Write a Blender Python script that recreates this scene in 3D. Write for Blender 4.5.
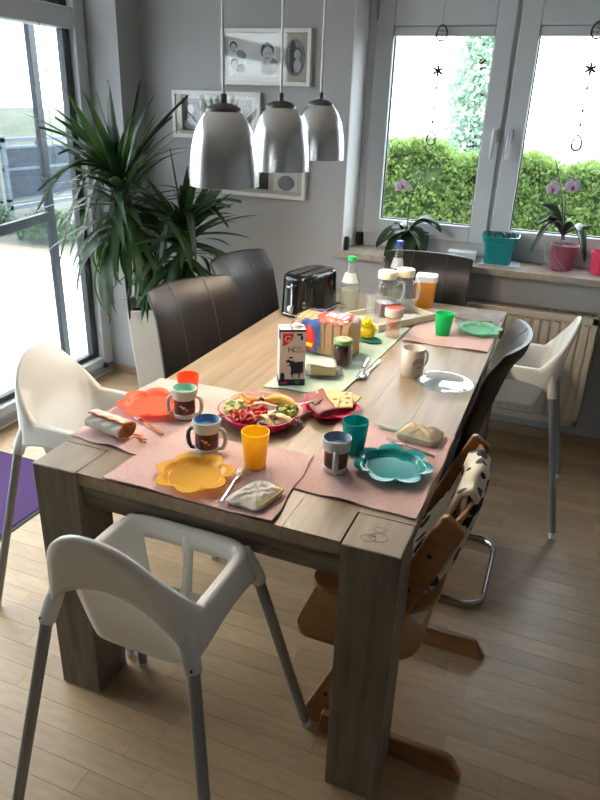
import bpy, bmesh, math, random
from mathutils import Vector, Matrix, Euler
for _o in list(bpy.data.objects): bpy.data.objects.remove(_o)
random.seed(7)
PI = math.pi
S = bpy.context.scene
COL = S.collection

# ------------------------------------------------------------------ camera
FPX = 668.29
CAM = Vector((1.1718, -1.1471, 1.6100))
RCAM = Matrix.Rotation(0.3672, 3, 'Z') @ Matrix.Rotation(1.1550, 3, 'X') @ Matrix.Rotation(0.0364, 3, 'Z')
cd = bpy.data.cameras.new('camera')
cd.sensor_fit = 'VERTICAL'; cd.sensor_height = 36.0; cd.lens = FPX / 800.0 * 36.0
cd.clip_start = 0.02; cd.clip_end = 300
cam = bpy.data.objects.new('camera', cd); COL.objects.link(cam)
cam.matrix_world = Matrix.Translation(CAM) @ RCAM.to_4x4()
S.camera = cam

# ------------------------------------------------------------------ sky, exposure
W = bpy.data.worlds.new('overcast_sky'); S.world = W; W.use_nodes = True
bg = W.node_tree.nodes['Background']
bg.inputs['Color'].default_value = (0.88, 0.95, 1.0, 1)      # even, bright overcast sky
bg.inputs['Strength'].default_value = 8.0
S.view_settings.view_transform = 'Standard'
S.view_settings.look = 'None'
S.view_settings.gamma = 1.0
S.view_settings.use_curve_mapping = False
S.view_settings.exposure = 0.32
LAMP_W = 5.2            # warm bulbs in the three pendants

# ------------------------------------------------------------------ helpers
def P(u, v, ax, val):
    """photo pixel -> point where its ray meets the plane axis=val"""
    d = RCAM @ Vector(((u - 300) / FPX, -(v - 400) / FPX, -1))
    return CAM + d * ((val - CAM[ax]) / d[ax])
def pix(p):
    q = RCAM.transposed() @ (Vector(p) - CAM)
    if q.z > -0.01: return None
    return (300 + FPX * q.x / -q.z, 400 - FPX * q.y / -q.z)

MATS = {}
def mat(name, col, rough=0.5, metal=0.0, var=0.0, vscale=8.0, bump=0.0, bscale=60.0, stretch=None,
        col2=None, trans=0.0, sss=0.0, coat=0.0, ior=1.45, emis=0.0, alpha=1.0, rnd=0.0, spec=0.5):
    if name in MATS: return MATS[name]
    m = bpy.data.materials.new(name); m.use_nodes = True; MATS[name] = m
    nt = m.node_tree; b = nt.nodes['Principled BSDF']; L = nt.links
    b.inputs['Base Color'].default_value = (*col, 1)
    b.inputs['Roughness'].default_value = rough
    b.inputs['Metallic'].default_value = metal
    b.inputs['IOR'].default_value = ior
    b.inputs['Specular IOR Level'].default_value = spec
    b.inputs['Transmission Weight'].default_value = trans
    b.inputs['Coat Weight'].default_value = coat
    b.inputs['Alpha'].default_value = alpha
    if sss: b.inputs['Subsurface Weight'].default_value = sss; b.inputs['Subsurface Scale'].default_value = 0.02
    if emis: b.inputs['Emission Color'].default_value = (*col, 1); b.inputs['Emission Strength'].default_value = emis
    tc = nt.nodes.new('ShaderNodeTexCoord'); mp = nt.nodes.new('ShaderNodeMapping')
    L.new(tc.outputs['Object'], mp.inputs['Vector'])
    if stretch: mp.inputs['Scale'].default_value = stretch
    cur = None
    if var or col2:
        n = nt.nodes.new('ShaderNodeTexNoise'); n.inputs['Scale'].default_value = vscale; n.inputs['Detail'].default_value = 6
        L.new(mp.outputs[0], n.inputs['Vector'])
        if rnd:      # each piece its own grain
            oi = nt.nodes.new('ShaderNodeObjectInfo'); mu = nt.nodes.new('ShaderNodeMath'); mu.operation = 'MULTIPLY'
            mu.inputs[1].default_value = 37.0; L.new(oi.outputs['Random'], mu.inputs[0])
            n.noise_dimensions = '4D'; L.new(mu.outputs[0], n.inputs['W'])
        r = nt.nodes.new('ShaderNodeValToRGB')
        c2 = col2 if col2 else tuple(max(0, c * (1 - var)) for c in col)
        r.color_ramp.elements[0].position = 0.32; r.color_ramp.elements[1].position = 0.68
        r.color_ramp.elements[0].color = (*c2, 1); r.color_ramp.elements[1].color = (*col, 1)
        L.new(n.outputs['Fac'], r.inputs['Fac']); cur = r.outputs['Color']
    if rnd:
        oi = nt.nodes.new('ShaderNodeObjectInfo'); g = nt.nodes.new('ShaderNodeNewGeometry')
        ad = nt.nodes.new('ShaderNodeMath'); ad.operation = 'ADD'
        L.new(oi.outputs['Random'], ad.inputs[0]); L.new(g.outputs['Random Per Island'], ad.inputs[1])
        fr = nt.nodes.new('ShaderNodeMath'); fr.operation = 'FRACT'; L.new(ad.outputs[0], fr.inputs[0])
        mr = nt.nodes.new('ShaderNodeMapRange'); mr.inputs['To Min'].default_value = 1 - rnd; mr.inputs['To Max'].default_value = 1 + rnd * .35
        L.new(fr.outputs[0], mr.inputs['Value'])
        hv = nt.nodes.new('ShaderNodeHueSaturation'); L.new(mr.outputs[0], hv.inputs['Value'])
        if cur is None: hv.inputs['Color'].default_value = (*col, 1)
        else: L.new(cur, hv.inputs['Color'])
        cur = hv.outputs['Color']
    if cur is not None: L.new(cur, b.inputs['Base Color'])
    if bump:
        n2 = nt.nodes.new('ShaderNodeTexNoise'); n2.inputs['Scale'].default_value = bscale; n2.inputs['Detail'].default_value = 4
        L.new(mp.outputs[0], n2.inputs['Vector'])
        bp = nt.nodes.new('ShaderNodeBump'); bp.inputs['Strength'].default_value = bump; bp.inputs['Distance'].default_value = 0.004
        L.new(n2.outputs['Fac'], bp.inputs['Height']); L.new(bp.outputs['Normal'], b.inputs['Normal'])
    return m

def clearmat(name, tint, refl_rough=0.02, extra=0.0, ior=1.45, bodycol=None):
    """thin clear glass/plastic: see-through with a Fresnel reflection and a little body colour"""
    m = bpy.data.materials.new(name); m.use_nodes = True; nt = m.node_tree; L = nt.links
    nt.nodes.remove(nt.nodes['Principled BSDF'])
    out = nt.nodes['Material Output']
    tr = nt.nodes.new('ShaderNodeBsdfTransparent'); tr.inputs['Color'].default_value = (*tint, 1)
    gl = nt.nodes.new('ShaderNodeBsdfGlossy'); gl.inputs['Roughness'].default_value = refl_rough
    fr = nt.nodes.new('ShaderNodeFresnel'); ge = nt.nodes.new('ShaderNodeNewGeometry'); mi = nt.nodes.new('ShaderNodeMix')
    mi.inputs[2].default_value = ior; mi.inputs[3].default_value = 1 / ior      # thin sheet: same reflection from both faces
    L.new(ge.outputs['Backfacing'], mi.inputs[0]); L.new(mi.outputs[0], fr.inputs['IOR'])
    mx = nt.nodes.new('ShaderNodeMixShader'); L.new(fr.outputs[0], mx.inputs[0]); L.new(tr.outputs[0], mx.inputs[1]); L.new(gl.outputs[0], mx.inputs[2])
    last = mx
    if extra:
        df = nt.nodes.new('ShaderNodeBsdfTranslucent' if not bodycol else 'ShaderNodeBsdfDiffuse')
        df.inputs['Color'].default_value = (*(bodycol or tint), 1)
        m2 = nt.nodes.new('ShaderNodeMixShader'); m2.inputs[0].default_value = extra
        L.new(mx.outputs[0], m2.inputs[1]); L.new(df.outputs[0], m2.inputs[2]); last = m2
    L.new(last.outputs[0], out.inputs['Surface'])
    MATS[name] = m
    return m

def translucent(name, col, rough=0.35, mixf=0.45, clear=0.0):
    """milky plastic: diffuse + translucent + gloss"""
    m = bpy.data.materials.new(name); m.use_nodes = True; nt = m.node_tree; L = nt.links
    b = nt.nodes['Principled BSDF']; b.inputs['Base Color'].default_value = (*col, 1); b.inputs['Roughness'].default_value = rough
    t = nt.nodes.new('ShaderNodeBsdfTranslucent'); t.inputs['Color'].default_value = (*col, 1)
    mx = nt.nodes.new('ShaderNodeMixShader'); mx.inputs[0].default_value = mixf
    L.new(b.outputs[0], mx.inputs[1]); L.new(t.outputs[0], mx.inputs[2]); last = mx
    if clear:
        tr = nt.nodes.new('ShaderNodeBsdfTransparent'); tr.inputs['Color'].default_value = (*[min(1, c * .5 + .5) for c in col], 1)
        m2 = nt.nodes.new('ShaderNodeMixShader'); m2.inputs[0].default_value = clear
        L.new(mx.outputs[0], m2.inputs[1]); L.new(tr.outputs[0], m2.inputs[2]); last = m2
    L.new(last.outputs[0], nt.nodes['Material Output'].inputs['Surface'])
    MATS[name] = m
    return m

class B:
    """collects shapes into one mesh; self.m is the material slot for new faces"""
    def __init__(self): self.bm = bmesh.new(); self.m = 0
    def _faces(self, fs):
        for f in fs: f.material_index = self.m
    def quad(self, *pts):
        vs = [self.bm.verts.new(p) for p in pts]; f = self.bm.faces.new(vs); f.material_index = self.m; return f
    def box(self, c, s, rot=None, rz=0.0):
        hx, hy, hz = s[0] / 2, s[1] / 2, s[2] / 2
        M = rot if rot is not None else Matrix.Rotation(rz, 3, 'Z')
        c = Vector(c)
        vs = [self.bm.verts.new(c + M @ Vector((x * hx, y * hy, z * hz))) for z in (-1, 1) for y in (-1, 1) for x in (-1, 1)]
        for idx in ((0, 2, 3, 1), (4, 5, 7, 6), (0, 1, 5, 4), (2, 6, 7, 3), (0, 4, 6, 2), (1, 3, 7, 5)):
            self.bm.faces.new([vs[i] for i in idx]).material_index = self.m
        return self
    def bx(self, x0, x1, y0, y1, z0, z1):
        return self.box(((x0 + x1) / 2, (y0 + y1) / 2, (z0 + z1) / 2), (x1 - x0, y1 - y0, z1 - z0))
    def grid(self, fn, nu, nv, cu=False, cv=False, skip=None):
        vs = [[self.bm.verts.new(fn(i / (nu if cu else nu - 1), j / (nv if cv else nv - 1))) for j in range(nv)] for i in range(nu)]
        for i in range(nu if cu else nu - 1):
            for j in range(nv if cv else nv - 1):
                if skip and skip(i, j): continue
                a, b_, c, d = vs[i][j], vs[(i + 1) % nu][j], vs[(i + 1) % nu][(j + 1) % nv], vs[i][(j + 1) % nv]
                self.bm.faces.new((a, b_, c, d)).material_index = self.m
        return vs
    def lathe(self, prof, n=32, c=(0, 0, 0), cap0=True, cap1=True, sx=1.0, sy=1.0, rz=0.0):
        c = Vector(c); R = Matrix.Rotation(rz, 3, 'Z')
        rings = []
        for r, z in prof:
            rings.append([self.bm.verts.new(c + R @ Vector((r * sx * math.cos(2 * PI * k / n), r * sy * math.sin(2 * PI * k / n), z))) for k in range(n)])
        for a, b_ in zip(rings, rings[1:]):
            for k in range(n):
                self.bm.faces.new((a[k], a[(k + 1) % n], b_[(k + 1) % n], b_[k])).material_index = self.m
        if cap0: self.bm.faces.new(rings[0][::-1]).material_index = self.m
        if cap1: self.bm.faces.new(rings[-1]).material_index = self.m
        return self
    def tube(self, pts, r, n=8, closed=False, caps=True, flat=None):
        pts = [Vector(p) for p in pts]; N = len(pts)
        rr = r if isinstance(r, (list, tuple)) else [r] * N
        rings = []; up = None
        for i, p in enumerate(pts):
            a = pts[i - 1] if (i or closed) else p; b_ = pts[(i + 1) % N] if (i < N - 1 or closed) else p
            t = (b_ - a).normalized()
            if up is None:
                up = Vector((0, 0, 1)) if abs(t.z) < 0.9 else Vector((1, 0, 0))
            s = t.cross(up)
            if s.length < 1e-5: s = t.cross(Vector((0, 1, 0)))
            s.normalize(); up2 = s.cross(t).normalized(); up = up2
            fx, fz = flat if flat else (1, 1)
            rings.append([self.bm.verts.new(p + s * (math.cos(2 * PI * k / n) * rr[i] * fx) + up2 * (math.sin(2 * PI * k / n) * rr[i] * fz)) for k in range(n)])
        pr = list(zip(rings, rings[1:])) + ([(rings[-1], rings[0])] if closed else [])
        for a, b_ in pr:
            for k in range(n): self.bm.faces.new((a[k], a[(k + 1) % n], b_[(k + 1) % n], b_[k])).material_index = self.m
        if caps and not closed:
            self.bm.faces.new(rings[0][::-1]).material_index = self.m; self.bm.faces.new(rings[-1]).material_index = self.m
        return self
    def prism(self, pts, z0, z1, M=None):
        M = M or Matrix.Identity(4)
        lo = [self.bm.verts.new(M @ Vector((x, y, z0))) for x, y in pts]; hi = [self.bm.verts.new(M @ Vector((x, y, z1))) for x, y in pts]
        n = len(pts)
        self.bm.faces.new(lo[::-1]).material_index = self.m; self.bm.faces.new(hi).material_index = self.m
        for k in range(n): self.bm.faces.new((lo[k], lo[(k + 1) % n], hi[(k + 1) % n], hi[k])).material_index = self.m
        return self
    def ball(self, c, r, nu=12, nv=8, rot=None):
        r = r if isinstance(r, (tuple, list)) else (r, r, r); c = Vector(c); M = rot or Matrix.Identity(3)
        top = self.bm.verts.new(c + M @ Vector((0, 0, r[2]))); bot = self.bm.verts.new(c + M @ Vector((0, 0, -r[2])))
        rings = [[self.bm.verts.new(c + M @ Vector((r[0] * math.sin(PI * j / nv) * math.cos(2 * PI * k / nu), r[1] * math.sin(PI * j / nv) * math.sin(2 * PI * k / nu), r[2] * math.cos(PI * j / nv)))) for k in range(nu)] for j in range(1, nv)]
        for k in range(nu):
            self.bm.faces.new((top, rings[0][k], rings[0][(k + 1) % nu])).material_index = self.m
            self.bm.faces.new((bot, rings[-1][(k + 1) % nu], rings[-1][k])).material_index = self.m
        for a, b_ in zip(rings, rings[1:]):
            for k in range(nu): self.bm.faces.new((a[k], b_[k], b_[(k + 1) % nu], a[(k + 1) % nu])).material_index = self.m
        return self
    def mesh(self, name, mats, angle=40, smooth=True):
        bmesh.ops.recalc_face_normals(self.bm, faces=self.bm.faces)
        me = bpy.data.meshes.new(name); self.bm.to_mesh(me); self.bm.free()
        if smooth:
            me.polygons.foreach_set('use_smooth', [True] * len(me.polygons)); me.set_sharp_from_angle(angle=math.radians(angle))
        for mm in (mats if isinstance(mats, (list, tuple)) else [mats]):
            me.materials.append(MATS[mm] if isinstance(mm, str) else mm)
        return me
    def done(self, name, mats, parent=None, loc=(0, 0, 0), rz=0.0, rot=None, bevel=0.0, seg=2, solid=0.0, sub=0, angle=40, smooth=True):
        o = bpy.data.objects.new(name, self.mesh(name, mats, angle, smooth)); COL.objects.link(o)
        o.location = loc
        o.rotation_euler = rot if rot is not None else (0, 0, rz)
        if parent: o.parent = parent
        if solid:
            md = o.modifiers.new('solid', 'SOLIDIFY'); md.thickness = solid; md.offset = 0
        if bevel:
            md = o.modifiers.new('bevel', 'BEVEL'); md.width = bevel; md.segments = seg; md.limit_method = 'ANGLE'; md.angle_limit = math.radians(50)
        if sub:
            md = o.modifiers.new('sub', 'SUBSURF'); md.levels = sub; md.render_levels = sub
        return o

def empty(name, loc=(0, 0, 0), rz=0.0):
    o = bpy.data.objects.new(name, None); COL.objects.link(o); o.location = loc; o.rotation_euler = (0, 0, rz)
    o.empty_display_size = 0.05
    return o
def tag(o, label=None, cat=None, group=None, kind=None):
    if label: o['label'] = label
    if cat: o['category'] = cat
    if group: o['group'] = group
    if kind: o['kind'] = kind
    return o
def copy_tree(o, parent=None):
    c = o.copy(); COL.objects.link(c); c.parent = parent
    for ch in list(o.children): copy_tree(ch, c)
    return c
def clone(o, name, loc, rot=(0, 0, 0), scale=(1, 1, 1), parent=None):
    c = o.copy(); c.name = name; COL.objects.link(c); c.location = loc; c.rotation_euler = rot; c.scale = scale; c.parent = parent
    return c
def text(body, size, m, parent, loc, rot, name='lettering', align='CENTER', sx=1.0):
    cu = bpy.data.curves.new(name, 'FONT'); cu.body = body; cu.size = size; cu.align_x = align; cu.align_y = 'CENTER'; cu.extrude = 0.0002
    t = bpy.data.objects.new('tmp', cu); COL.objects.link(t)
    dg = bpy.context.evaluated_depsgraph_get(); me = bpy.data.meshes.new_from_object(t.evaluated_get(dg))
    bpy.data.objects.remove(t); bpy.data.curves.remove(cu)
    me.materials.clear(); me.materials.append(MATS[m])
    o = bpy.data.objects.new(name, me); COL.objects.link(o); o.parent = parent; o.location = loc; o.rotation_euler = rot; o.scale = (sx, 1, 1)
    return o
def lerp(a, b, t): return a + (b - a) * t
def smooth01(t): t = max(0, min(1, t)); return t * t * (3 - 2 * t)

# ------------------------------------------------------------------ materials
mat('wall_paint', (0.36, 0.365, 0.375), 0.9, var=0.05, vscale=2, bump=0.05, bscale=150)
mat('ceiling_paint', (0.62, 0.62, 0.61), 0.9, var=0.03, vscale=2)
mat('white_frame', (0.58, 0.62, 0.66), 0.4, var=0.04, vscale=4)
mat('dark_gasket', (0.05, 0.055, 0.065), 0.5, var=0.2, vscale=10)
mat('grey_metal', (0.33, 0.36, 0.40), 0.4, metal=0.5, var=0.1, vscale=14)
mat('screen_alu', (0.028, 0.036, 0.05), 0.45, metal=0.3, var=0.15, vscale=10)
clearmat('window_glass', (0.97, 0.985, 0.98))
mat('sill_stone', (0.42, 0.36, 0.30), 0.45, col2=(0.30, 0.25, 0.21), vscale=30, bump=0.03)
mat('parquet', (0.475, 0.325, 0.19), 0.34, col2=(0.405, 0.27, 0.152), vscale=5, stretch=(1.2, 14, 6), bump=0.05, bscale=20, rnd=0.16)
mat('floor_joint', (0.26, 0.18, 0.11), 0.8, var=0.2)
mat('baseboard_wood', (0.36, 0.24, 0.15), 0.5, var=0.2, vscale=6, stretch=(1, 12, 12))
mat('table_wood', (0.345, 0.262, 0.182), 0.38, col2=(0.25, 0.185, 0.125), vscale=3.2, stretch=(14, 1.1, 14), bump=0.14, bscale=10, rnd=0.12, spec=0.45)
mat('table_leg_wood', (0.225, 0.185, 0.135), 0.55, col2=(0.12, 0.098, 0.07), vscale=3.5, stretch=(12, 12, 1.1), bump=0.25, bscale=10, rnd=0.12)  # leg sides: shade on them is put into this darker colour
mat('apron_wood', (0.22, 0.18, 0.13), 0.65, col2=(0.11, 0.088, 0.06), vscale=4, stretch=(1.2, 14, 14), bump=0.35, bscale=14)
translucent('white_plastic', (0.88, 0.865, 0.83), 0.25, 0.30)
mat('leg_steel', (0.30, 0.32, 0.34), 0.42, metal=0.55, var=0.08, vscale=8)
mat('white_rubber', (0.75, 0.75, 0.73), 0.5, var=0.03)
mat('leather', (0.017, 0.014, 0.013), 0.38, var=0.25, vscale=7, bump=0.12, bscale=220, spec=0.32)
mat('leather_thread', (0.055, 0.045, 0.04), 0.5, var=0.2, vscale=60)
mat('chrome', (0.42, 0.42, 0.43), 0.14, metal=1.0, var=0.05)
mat('beech', (0.37, 0.175, 0.068), 0.34, col2=(0.28, 0.125, 0.046), vscale=6, stretch=(2, 9, 9), bump=0.03, bscale=25)
mat('black_metal', (0.02, 0.02, 0.02), 0.4, var=0.1)
mat('black_gloss', (0.006, 0.006, 0.007), 0.10, var=0.1)
mat('silver_shade', (0.78, 0.78, 0.79), 0.27, metal=1.0, var=0.10, vscale=9, bump=0.05, bscale=40)
mat('shade_inside', (0.85, 0.80, 0.70), 0.6, var=0.02)
mat('cap_grey', (0.13, 0.125, 0.12), 0.42, metal=0.5, var=0.08)
mat('cord_clear', (0.92, 0.92, 0.92), 0.35, var=0.05)
mat('bulb', (1.0, 0.83, 0.58), 0.4, emis=4.0)
# ================================================================== THE SETTING
XL, XR, YF, YB, ZC = -1.40, 3.0, -3.2, 2.37, 2.45      # room faces
# ---- floor: parquet strips laid across the room
fl = B().bx(XL - .12, XR, YF, YB, -.06, -.010).done('floor', 'floor_joint'); tag(fl, kind='structure')
PW, PL = 0.0695, 0.49
pl = B(); pl.box((0, 0, -.005), (1, PW - .0009, .0099)); plank_me = pl.mesh('plank', 'parquet', smooth=False)
spots = []
row = 0; y = YF
rr = random.Random(3)
while y < YB - .001:
    x = XL - rr.random() * PL * .98
    w = min(PW, YB - y)
    while x < XR:
        x0, x1 = max(x, XL), min(x + PL, XR)
        if x1 - x0 > .02: spots.append(((x0 + x1) / 2, y + PW / 2, x1 - x0 - .0009, w / PW))
        x += PL
    y += PW
def plank_area(s):
    q = [pix((s[0] + dx * s[2] / 2, s[1] + dy * PW / 2, 0)) for dx, dy in ((-1, -1), (1, -1), (1, 1), (-1, 1))]
    if any(k is None for k in q): return -1
    cx = sum(k[0] for k in q) / 4; cy = sum(k[1] for k in q) / 4
    if not (-25 < cx < 625 and 330 < cy < 830): return -1
    return abs(sum(q[i][0] * q[(i + 1) % 4][1] - q[(i + 1) % 4][0] * q[i][1] for i in range(4))) / 2
spots.sort(key=plank_area, reverse=True)
near, rest = spots[:298], spots[298:]
for (x, y, l, w) in near:
    o = bpy.data.objects.new('plank', plank_me); COL.objects.link(o); o.parent = fl; o.location = (x, y - PW * (1 - w) / 2, 0); o.scale = (l, w, 1)
rb = B()
for (x, y, l, w) in rest: rb.box((x, y - PW * (1 - w) / 2, -.005), (l, PW * w - .0009, .0099))
tag(rb.done('plank_field', 'parquet', fl, smooth=False), kind='stuff')

# ---- walls
WX0, WX1, WZ0, WZ1 = 0.03, 1.66, 0.885, 2.17             # window opening in the back wall
b = B()
b.bx(-1.20, WX0, YB, YB + .30, 0, ZC); b.bx(WX1, XR, YB, YB + .30, 0, ZC)
b.bx(WX0, WX1, YB, YB + .30, 0, WZ0 - .03); b.bx(WX0, WX1, YB, YB + .30, WZ1, ZC)
tag(b.done('wall_back', 'wall_paint'), kind='structure')
tag(B().bx(XL - .14, -1.20, 2.17, YB + .30, 0, ZC).done('wall_corner', 'wall_paint'), kind='structure')
DY0, DY1, DZ1 = -0.55, 2.17, 2.36                        # glazed door opening in the left wall; unseen near part lengthened for more light
b = B(); b.bx(XL - .14, XL, YF, DY0, 0, ZC); b.bx(XL - .14, XL, DY0, DY1, DZ1, ZC)
tag(b.done('wall_left', 'wall_paint'), kind='structure')
tag(B().bx(XR, XR + .12, YF, YB + .30, 0, ZC).done('wall_right', 'wall_paint'), kind='structure')
tag(B().bx(XL - .14, XR + .12, YF - .12, YF, 0, ZC).done('wall_front', 'wall_paint'), kind='structure')
tag(B().bx(XL - .14, XR + .12, YF - .12, YB + .30, ZC, ZC + .15).done('ceiling', 'ceiling_paint'), kind='structure')
tag(B().bx(-1.185, XR, YB - .014, YB, 0, .055).done('baseboard_back', 'baseboard_wood', bevel=.003), kind='structure')
tag(B().bx(XL, -1.20, 2.156, 2.17, 0, .05).done('baseboard_corner', 'baseboard_wood', bevel=.003), kind='structure')
# ---- window sill
tag(B().bx(WX0 - .035, WX1 + .03, YB - .035, YB, WZ0 - .032, WZ0).bx(WX0, WX1, YB, YB + .26, WZ0 - .03, WZ0).done('trim_1', 'sill_stone'), kind='structure')

mat('white_plaster', (0.74, 0.75, 0.76), .85, var=.03, vscale=4)
tag(B().bx(WX0, WX0 + .004, YB + .001, YB + .24, WZ0, WZ1).bx(WX1 - .004, WX1, YB + .001, YB + .24, WZ0, WZ1).bx(WX0, WX1, YB + .001, YB + .24, WZ1 - .004, WZ1).done('trim_3', 'white_plaster'), kind='structure')
# ---- window: fixed frame, two sashes, panes, handles
wy = YB + .24
win = B()
win.bx(WX0, WX0 + .055, wy, wy + .06, WZ0, WZ1); win.bx(WX1 - .055, WX1, wy, wy + .06, WZ0, WZ1)
win.bx(WX0, WX1, wy, wy + .06, WZ0, WZ0 + .075); win.bx(WX0, WX1, wy, wy + .06, WZ1 - .07, WZ1); win.bx(.745, .80, wy + .008, wy + .06, WZ0, WZ1)
win = tag(win.done('window_1', 'white_frame', bevel=.003), kind='structure')
for (a, c, hx) in ((.075, .762, .735), (.782, 1.615, .81)):
    s = B(); z0, z1 = .955, 2.115; gx0, gx1, gz0, gz1 = a + .095, c - .09, 1.04, 1.99
    ys0, ys1 = wy - .018, wy + .05
    s.bx(a, gx0, ys0, ys1, z0, z1); s.bx(gx1, c, ys0, ys1, z0, z1); s.bx(gx0, gx1, ys0, ys1, z0, gz0); s.bx(gx0, gx1, ys0, ys1, gz1, z1)
    sash = s.done('sash', 'white_frame', win, bevel=.005)
    gk = B(); t = .006
    for q in ((gx0, gx0 + t, gz0, gz1), (gx1 - t, gx1, gz0, gz1), (gx0, gx1, gz0, gz0 + t), (gx0, gx1, gz1 - t, gz1)): gk.bx(q[0], q[1], wy + .012, wy + .03, q[2], q[3])
    gk.done('gasket', 'dark_gasket', sash)
    B().bx(gx0, gx1, wy + .018, wy + .022, gz0, gz1).done('pane', 'window_glass', sash, smooth=False)
    B().bx(gx0 + .002, gx1 - .002, ys0 + .010, wy + .012, gz1 - .045, gz1 - .002).done('blind_cassette', 'white_frame', sash, bevel=.004)
    h = B(); h.box((hx, ys0 - .006, 1.50), (.026, .012, .07)); h.tube([(hx, ys0 - .01, 1.515), (hx, ys0 - .038, 1.515), (hx, ys0 - .042, 1.50), (hx, ys0 - .042, 1.39)], .0085, 8)
    h.done('handle', 'white_frame', sash, bevel=.003)
    hg = B().tube([(a + .006 if hx < .78 else c - .006, ys0 - .004, 2.02), (a + .006 if hx < .78 else c - .006, ys0 - .004, 2.10)], .006, 8); hg.done('hinge', 'grey_metal', sash)

# ---- glazed terrace door in the left wall
dx = XL
d = B()
d.bx(dx - .10, dx, 2.085, DY1, 0, DZ1); d.bx(dx - .10, dx, DY0, DY0 + .085, 0, DZ1); d.bx(dx - .10, dx, DY0 + .085, 2.085, DZ1 - .07, DZ1)
d.bx(dx - .10, dx, DY0 + .085, 2.085, 0.0, .115); d.bx(dx - .10, dx - .002, DY0 + .085, 2.085, 1.93, 2.03)
door = tag(d.done('door_1', 'white_frame', bevel=.006), kind='structure')
g = B()
for (z0, z1) in ((.115, 1.93), (2.03, DZ1 - .07)):
    g.bx(dx - .085, dx - .04, 2.035, 2.085, z0, z1); g.bx(dx - .085, dx - .04, DY0 + .085, DY0 + .15, z0, z1)
    g.bx(dx - .085, dx - .045, DY0 + .15, 2.035, z0, z0 + .03)
g.done('gasket', 'dark_gasket', door, bevel=.004)
B().bx(dx - .068, dx - .062, DY0 + .13, 2.05, .13, 1.945).done('pane', 'window_glass', door, smooth=False)
B().bx(dx - .068, dx - .062, DY0 + .13, 2.04, 2.04, DZ1 - .06).done('pane', 'window_glass', door, smooth=False)
B().bx(dx, dx + .018, DY0 + .02, 2.15, .028, .068).done('track', 'grey_metal', door, bevel=.003)
kb = B(); kb.lathe([(.017, 0), (.017, .012), (.012, .02)], 16); kb.done('stopper_knob', 'black_metal', door, loc=(dx + .018, 2.06, .075), rot=(0, PI / 2, 0))
# ================================================================== FURNITURE
# ---- dining table
TW, TL, TH, LG = 0.970, 2.058, 0.750, 0.134
tb = empty('dining_table'); tag(tb, 'long weathered oak dining table with thick square legs', 'table')
for (x, y) in ((0, 0), (TW - LG, 0), (0, TL - LG), (TW - LG, TL - LG)):
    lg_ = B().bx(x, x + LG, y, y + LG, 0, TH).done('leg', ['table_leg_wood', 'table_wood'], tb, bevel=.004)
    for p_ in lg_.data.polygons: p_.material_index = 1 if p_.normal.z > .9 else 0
npk = 5; pw = (TW - 2 * LG) / npk
for k in range(npk):
    x0 = LG + k * pw + (.003 if k == 0 else .0002); x1 = LG + (k + 1) * pw - (.003 if k == npk - 1 else .0002)
    B().bx(x0, x1, .006, TL - .006, TH - .036, TH - (.0003 if k % 2 else .0)).done('plank', 'table_wood', tb, bevel=.0006)
for x0 in (0, TW - LG):
    B().bx(x0 - (.0027 if x0 else 0), x0 + LG + (.0027 if x0 == 0 else 0), LG + .0008, TL - LG - .0008, TH - .036, TH - .0003).done('plank', 'table_wood', tb, bevel=.0006)
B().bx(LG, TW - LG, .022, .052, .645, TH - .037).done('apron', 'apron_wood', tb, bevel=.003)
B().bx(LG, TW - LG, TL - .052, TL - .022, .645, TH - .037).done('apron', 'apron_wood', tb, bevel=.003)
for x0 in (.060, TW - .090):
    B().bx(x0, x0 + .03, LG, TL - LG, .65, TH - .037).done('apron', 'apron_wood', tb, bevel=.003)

mat('ink_blue', (0.05, 0.06, 0.12), .7, var=.2)
dd_ = B()
for k, (cx_, cy_, r_) in enumerate(((.885, .045, .016), (.905, .055, .020), (.900, .085, .013))): dd_.tube([(cx_ + r_ * math.cos(i * .45) * (1 + .1 * math.sin(i)), cy_ + r_ * .8 * math.sin(i * .45), TH + .0001) for i in range(16)], .0004, 4)
dd_.tube([(.888 + .003 * (i % 2) + .0015 * i, .052 + .004 * (i % 3), TH + .0001) for i in range(7)], .0006, 4)
tag(dd_.done('pen_scribble', 'ink_blue', tb), kind='stuff')

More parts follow.
